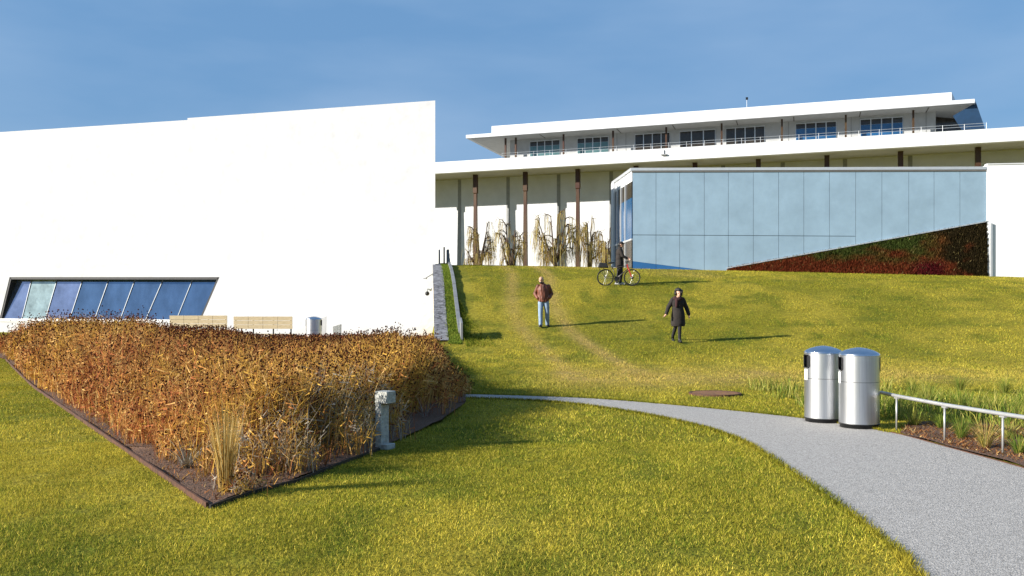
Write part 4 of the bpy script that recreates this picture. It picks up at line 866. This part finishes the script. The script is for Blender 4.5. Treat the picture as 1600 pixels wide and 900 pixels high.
# local axes: x = right in the photograph, -y = towards the camera
def man():
    x_, y_ = (849-CX)/F*29.5, 29.5
    t = thing('person', 'bald bearded man in brown leather jacket and light jeans walking with hands in pockets', 'person', (x_, y_, Zf(x_, y_)), 'people on the lawn', 0); H = 1
    f = Vector((-.15, -1, 0)).normalized(); hc = Vector((-.075, -.05, 1.60))
    mb = MB(); head(mb, hc, Vector((-.35, -1, 0)))
    chain(mb, [(-.05, -.02, 1.50), (-.01, .0, 1.42)], [.056, .062])
    mb.ball((0, 0, 1.27), (.19, .115, .20), 18, 12); mb.ball((0, 0, 1.06), (.165, .115, .18), 18, 12); mb.ball((0, .01, .93), (.165, .12, .12), 18, 12)
    hipL, hipR = (-.085, 0, .90), (.095, 0, .90); knL, knR = (-.10, -.06, .49), (.13, .0, .49); anL, anR = (-.095, -.12, .10), (.145, .13, .11)
    chain(mb, [hipL, knL, anL], [.082, .056, .042]); chain(mb, [hipR, knR, anR], [.082, .056, .042])
    for s_ in (-1, 1):
        sh, el, wr_ = Vector((s_*.185, 0, 1.39)), Vector((s_*.275, .07, 1.13)), Vector((s_*.165, -.06, 1.03))
        chain(mb, [sh, el, wr_], [.056, .042, .030]); hand(mb, wr_, (-s_*.45, .1, -.8), (0, -1, 0), .5)
    remeshed(mb, 'body', M['skin'], t, .009); eyes(hc, Vector((-.35, -1, 0)), t)
    mb = MB(); 
    vs = []; lv = ((.85, .180, .128), (.87, .193, .142), (1.0, .197, .148), (1.15, .200, .150), (1.28, .212, .146), (1.37, .190, .125), (1.43, .125, .10), (1.47, .08, .075))
    for z, a, b in lv: vs += [(a*math.cos(2*math.pi*k/28), b*math.sin(2*math.pi*k/28)+.012*math.sin(k*2.3+z*9), z) for k in range(28)]
    mb.add(vs, [(i*28+k, i*28+(k+1) % 28, (i+1)*28+(k+1) % 28, (i+1)*28+k) for i in range(7) for k in range(28)]+[tuple(reversed(range(28))), tuple(range(196, 224))])
    chain(mb, [(-.02, -.0, 1.43), (-.04, -.02, 1.475)], [.085, .075])
    for s_ in (-1, 1): chain(mb, [(s_*.175, 0, 1.385), (s_*.285, .07, 1.13), (s_*.195, -.055, .985)], [.074, .064, .058])
    j = remeshed(mb, 'jacket', M['leather'], t, .012, 3)
    MB().tube([(-.045, -.128, 1.44), (-.02, -.160, 1.3), (-.01, -.172, 1.1), (-.01, -.150, .93)], .006, 6).build('zip', M['darkmetal'], j, off=(0, 0, 0))
    mb = MB(); mb.ball((0, 0, .92), (.185, .135, .12), 18, 12); chain(mb, [hipL, knL, (anL[0], anL[1]+.01, .08)], [.102, .078, .066]); chain(mb, [hipR, knR, (anR[0], anR[1]+.01, .09)], [.102, .078, .066])
    remeshed(mb, 'jeans', M['jeans'], t, .012, 3)
    for an, d in ((anL, (-.2, -1, 0)), (anR, (.25, -1, 0))):
        mb = MB(); shoe(mb, an, d); remeshed(mb, 'shoe', M['shoe'], t, .009, 2)
    mb = MB(); ff = Vector((-.35, -1, 0)).normalized(); rot = Matrix((Vector((-ff.y, ff.x, 0)), -ff, Vector((0, 0, 1)))).transposed()
    mb.ball(hc-ff*.03+Vector((0, 0, .0)), (.084, .078, .062), 14, 10, rot); remeshed(mb, 'hair', M['hairgrey'], t, .008, 1)
    mb = MB(); mb.ball(hc+ff*.062-Vector((0, 0, .092)), (.050, .042, .038), 14, 10, rot); remeshed(mb, 'beard', M['hair'], t, .007, 1)
man()
def woman():
    x_, y_ = (1059-CX)/F*27, 27.0
    t = thing('person', 'woman with dark bushy hair in knee length black coat striding down the lawn', 'person', (x_, y_, Zf(x_, y_)), 'people on the lawn', 0)
    f = Vector((.12, -1, 0)); hc = Vector((.02, -.05, 1.53)); mb = MB(); head(mb, hc, f, .95)
    chain(mb, [(.01, -.01, 1.44), (0, 0, 1.36)], [.048, .055]); mb.ball((0, 0, 1.22), (.165, .105, .18), 18, 12); mb.ball((0, 0, 1.02), (.14, .105, .17), 18, 12); mb.ball((0, .01, .90), (.165, .12, .12), 18, 12)
    hl, hr = (-.08, 0, .86), (.08, 0, .86); kl, kr = (-.055, .10, .47), (.035, -.11, .48); al, ar = (-.09, .33, .18), (.025, -.16, .10)
    chain(mb, [hl, kl, al], [.08, .052, .038]); chain(mb, [hr, kr, ar], [.08, .052, .038])
    ha = []
    for s_, el, wr_, d in ((-1, (-.30, .0, 1.08), (-.385, -.12, .88), (-.55, -.35, -.7)), (1, (.28, .02, 1.07), (.345, .0, .86), (.15, -.1, -1))):
        sh = (s_*.165, 0, 1.335); chain(mb, [sh, el, wr_], [.05, .038, .027]); hand(mb, wr_, d, (0, -1, 0), .3); ha.append(Vector(wr_))
    remeshed(mb, 'body', M['skin'], t, .009); eyes(hc, f, t)
    mb = MB(); mb.ball((0, 0, 1.22), (.205, .145, .20), 20, 12); mb.ball((0, 0, 1.03), (.185, .15, .18), 20, 12)
    vs = []                                   # flared skirt of the coat
    for z, a, b in ((1.05, .175, .14), (.85, .215, .17), (.58, .225, .185), (.50, .205, .17)):
        vs += [(a*math.cos(2*math.pi*k/24)+.01, b*math.sin(2*math.pi*k/24), z) for k in range(24)]
    mb.add(vs, [(i*24+k, i*24+(k+1) % 24, (i+1)*24+(k+1) % 24, (i+1)*24+k) for i in range(3) for k in range(24)]+[tuple(range(24)), tuple(reversed(range(72, 96)))])
    for sh, el, wr_ in (((-.155, 0, 1.335), (-.30, .0, 1.08), (-.375, -.105, .90)), ((.155, 0, 1.335), (.28, .02, 1.07), (.342, .0, .88))): chain(mb, [sh, el, wr_], [.076, .066, .058])
    c_ = remeshed(mb, 'coat', M['coat'], t, .012, 3)
    for z in (1.15, 1.0, .87, .74): MB().ball((.03, -.158, z), (.014, .008, .014), 8, 6).build('button', M['darkmetal'], c_, off=(0, 0, 0))
    mb = MB(); chain(mb, [(-.10, -.06, 1.37), (0, -.11, 1.33), (.10, -.05, 1.37), (.06, .06, 1.40), (-.07, .06, 1.40), (-.10, -.06, 1.37)], [.06]*6); chain(mb, [(-.05, -.12, 1.32), (-.07, -.15, 1.12)], [.055, .04]); remeshed(mb, 'scarf', M['maroon'], t, .012, 3)
    mb = MB(); chain(mb, [(-.07, .03, .72), kl, (-.088, .32, .20)], [.088, .062, .048]); chain(mb, [(.075, -.02, .72), kr, (.026, -.155, .12)], [.088, .062, .048]); remeshed(mb, 'trousers', M['dark'], t, .012, 3)
    mb = MB(); shoe(mb, ar, (.1, -1, 0), .25); remeshed(mb, 'boot', M['shoe'], t, .009, 2)
    mb = MB(); chain(mb, [al, (-.09, .37, .08), (-.09, .27, .035), (-.09, .21, .03)], [.05, .042, .04, .03]); remeshed(mb, 'boot', M['shoe'], t, .009, 2)
    mb = MB()
    for i in range(60):
        a = random.uniform(0, 6.283); e_ = random.uniform(-.7, 1.5); q = hc+Vector((.105*math.cos(a)*math.cos(e_), .105*math.sin(a)*math.cos(e_)+.035, .11*math.sin(e_)+.02))
        if q.y < hc.y-.045 and abs(q.x-hc.x) < .07 and q.z < hc.z+.065: continue
        mb.ball(q, random.uniform(.035, .055), 8, 6)
    remeshed(mb, 'hair', M['hair'], t, .010, 1)
woman()
def bicycle():
    x_, y_ = (966.5-CX)/F*36, 36.0
    bz = Zf(x_, y_)+.0; t = thing('bicycle', 'bicycle with red fork and black rear bag standing side on at the lawn top', 'bicycle', (x_, y_, bz)); o0 = (0, 0, 0)
    rw, fw, wr_ = Vector((-.55, 0, .345)), Vector((.56, 0, .345)), .345; U, V_ = Vector((1, 0, 0)), Vector((0, 0, 1))
    for w_ in (rw, fw):
        o = MB().torus(w_, .333, .0185, U, V_, 48, 8).build('wheel', M['rubber'], t, off=o0, smooth=True); MB().torus(w_, .308, .011, U, V_, 48, 6).build('rim', M['darkmetal'], o, off=o0, smooth=True)
        mb = MB()
        for k in range(20): a = 2*math.pi*k/20; mb.tube([w_+Vector((0, .02*(-1)**k, 0)), w_+Vector((math.cos(a)*.305, 0, math.sin(a)*.305))], .0022, 4, False)
        mb.build('spokes', M['alu'], o, off=o0); MB().tube([w_-Vector((0, .05, 0)), w_+Vector((0, .05, 0))], .028, 10).build('hub', M['alu'], o, off=o0)
    bb_, st, ht, hb = Vector((-.10, 0, .29)), Vector((-.27, 0, .80)), Vector((.37, 0, .84)), Vector((.40, 0, .72))
    fr = MB(); fr.tube([bb_, st], .017, 8); fr.tube([Vector((-.24, 0, .74)), ht], .016, 8); fr.tube([bb_, hb], .02, 8)
    for k in (-1, 1): fr.tube([bb_+Vector((0, .02*k, 0)), rw+Vector((0, .055*k, 0))], .010, 6); fr.tube([Vector((-.25, .012*k, .76)), rw+Vector((0, .055*k, 0))], .009, 6)
    fr.build('frame', M['greypaint'], t, off=o0, smooth=True); MB().tube([ht+Vector((-.01, 0, .06)), hb+Vector((.01, 0, -.03))], .024, 10).build('head_tube', M['redpaint'], t, off=o0)
    fk = MB()
    for k in (-1, 1): fk.tube([hb+Vector((.005, .0, 0)), Vector((.43, .05*k, .66)), Vector((.53, .055*k, .40)), fw+Vector((0, .055*k, 0))], [.02, .019, .016, .012], 8)
    fk.build('fork', M['redpaint'], t, off=o0, smooth=True)
    MB().tube([st, Vector((-.30, 0, .93))], .014, 8).build('seat_post', M['alu'], t, off=o0); sd = MB(); sd.ball((-.36, 0, .955), (.09, .075, .03), 12, 8); sd.tube([(-.36, 0, .955), (-.16, 0, .955)], [.045, .018], 10); sd.build('saddle', M['black'], t, off=o0, smooth=True)
    MB().tube([ht, ht+Vector((-.03, 0, .12)), ht+Vector((.04, 0, .15))], .014, 8).build('stem', M['darkmetal'], t, off=o0); hbm = MB().tube([ht+Vector((-.06, -.29, .17)), ht+Vector((.03, -.15, .16)), ht+Vector((.04, 0, .15)), ht+Vector((.03, .15, .16)), ht+Vector((-.06, .29, .17))], .012, 8).build('handlebar', M['darkmetal'], t, off=o0, smooth=True)
    for k in (-1, 1): MB().tube([ht+Vector((-.06, .29*k, .17)), ht+Vector((-.0, .2*k, .165))], .017, 8).build('grip', M['black'], hbm, off=o0)
    c_ = MB().lathe((0, 0, 0), [(.001, -.004), (.095, -.004), (.095, .004), (.001, .004)], 28).build('chainring', M['darkmetal'], t, off=o0); c_.rotation_euler = (R(90), 0, 0); c_.location = (bb_.x, -.05, bb_.z)
    for s_ in (-1, 1): 
        cr = MB().tube([bb_+Vector((0, .05*s_, 0)), bb_+Vector((.12*s_, .07*s_, -.12*s_))], .011, 6).build('crank', M['darkmetal'], t, off=o0); MB().box(bb_+Vector((.12*s_, .11*s_, -.12*s_)), (.09, .09, .02)).build('pedal', M['black'], cr, off=o0)
    mb = MB().tube([bb_+Vector((0, -.05, .09)), rw+Vector((0, -.05, .035))], .006, 5); mb.tube([bb_+Vector((0, -.05, -.09)), rw+Vector((0, -.05, -.035))], .006, 5); mb.build('chain', M['darkmetal'], t, off=o0)
    rk = MB(); 
    for k in (-1, 1): rk.tube([rw+Vector((0, .06*k, 0)), Vector((-.62, .06*k, .74)), Vector((-.28, .05*k, .75))], .006, 6); rk.tube([rw+Vector((0, .06*k, 0)), Vector((-.82, .06*k, .73)), Vector((-.62, .06*k, .74))], .006, 6)
    rk.build('rear_rack', M['darkmetal'], t, off=o0)
    bg_ = MB(); bg_.hexa([Vector(v) for v in ((-.86, -.10, .755), (-.42, -.10, .755), (-.42, .10, .755), (-.86, .10, .755), (-.80, -.09, .97), (-.50, -.09, .94), (-.50, .09, .94), (-.80, .09, .97))]); bevel(bg_.build('rear_bag', M['bag'], t, off=o0), .03, 3)
    MB().tube([bb_+Vector((.02, .04, -.03)), Vector((.10, .20, .0))], .010, 6).build('kickstand', M['alu'], t, off=o0)
    for w_, n_ in ((rw, 190), (fw, 190)):
        pass
    MB().tube([fw+Vector((-.03, 0, 0)), fw+Vector((.03, -.06, -.02))], .05, 10).build('disc_brake', M['darkmetal'], t, off=o0)
    # the rider stands behind the bicycle, side on, hands on the bar
    px_, py_ = x_+.08, y_+.30; p = thing('person', 'person in long black coat and cap standing behind the bicycle facing right', 'person', (px_, py_, Zf(px_, py_)), 'people on the lawn', 0)
    f = Vector((1, -.30, 0)).normalized(); hc = Vector((.06, -.02, 1.68)); mb = MB(); head(mb, hc, f); chain(mb, [(.03, 0, 1.58), (0, 0, 1.49)], [.055, .06])
    mb.ball((0, 0, 1.33), (.125, .19, .21), 18, 12); mb.ball((0, 0, 1.10), (.12, .165, .18), 18, 12); mb.ball((-.01, 0, .96), (.125, .165, .12), 18, 12)
    legs = (((0, -.09, .92), (.06, -.10, .50), (.02, -.10, .10)), ((0, .09, .92), (-.03, .10, .50), (-.10, .10, .10)))
    for l_ in legs: chain(mb, l_, [.084, .056, .042])
    arms = (((.0, -.18, 1.45), (.10, -.23, 1.19), (.28, -.22, 1.08)), ((.0, .18, 1.45), (.12, .22, 1.20), (.31, .02, 1.12)))
    for a_ in arms: chain(mb, a_, [.056, .042, .030]); hand(mb, a_[2], (1, -.1, -.35), (0, -.2, 1), .55)
    remeshed(mb, 'body', M['skin'], p, .009); eyes(hc, f, p)
    mb = MB(); mb.ball((0, 0, 1.34), (.155, .22, .215), 20, 12); mb.ball((-.01, 0, 1.12), (.155, .20, .22), 20, 12); vs = []
    for z, a, b in ((1.1, .145, .18), (.92, .165, .20), (.74, .165, .20), (.70, .15, .185)): vs += [(a*math.cos(2*math.pi*k/24), b*math.sin(2*math.pi*k/24), z) for k in range(24)]
    mb.add(vs, [(i*24+k, i*24+(k+1) % 24, (i+1)*24+(k+1) % 24, (i+1)*24+k) for i in range(3) for k in range(24)]+[tuple(range(24)), tuple(reversed(range(72, 96)))])
    for a_ in arms: chain(mb, [a_[0], a_[1], Vector(a_[2])*.92+Vector(a_[1])*.08], [.078, .066, .052])
    chain(mb, [(.0, 0, 1.50), (.02, 0, 1.55)], [.085, .078]); remeshed(mb, 'coat', M['coat'], p, .012, 3)
    mb = MB(); 
    for l_ in legs: chain(mb, [l_[0], l_[1], Vector(l_[2])], [.10, .074, .062])
    remeshed(mb, 'trousers', M['dark'], p, .012, 3)
    for l_ in legs: mb = MB(); shoe(mb, l_[2], f, .28); remeshed(mb, 'shoe', M['paleleg'], p, .009, 2)
    mb = MB(); rot = Matrix((Vector((-f.y, f.x, 0)), -f, Vector((0, 0, 1)))).transposed(); mb.ball(hc+Vector((0, 0, .05)), (.09, .108, .08), 16, 10, rot); mb.ball(hc+f*.12+Vector((0, 0, .045)), (.06, .06, .012), 14, 8, rot); remeshed(mb, 'cap', M['dark'], p, .008, 1)
    mb = MB(); mb.ball(hc-f*.035-Vector((0, 0, .01)), (.085, .075, .08), 14, 10, rot); remeshed(mb, 'hair', M['hair'], p, .008, 1)
bicycle()
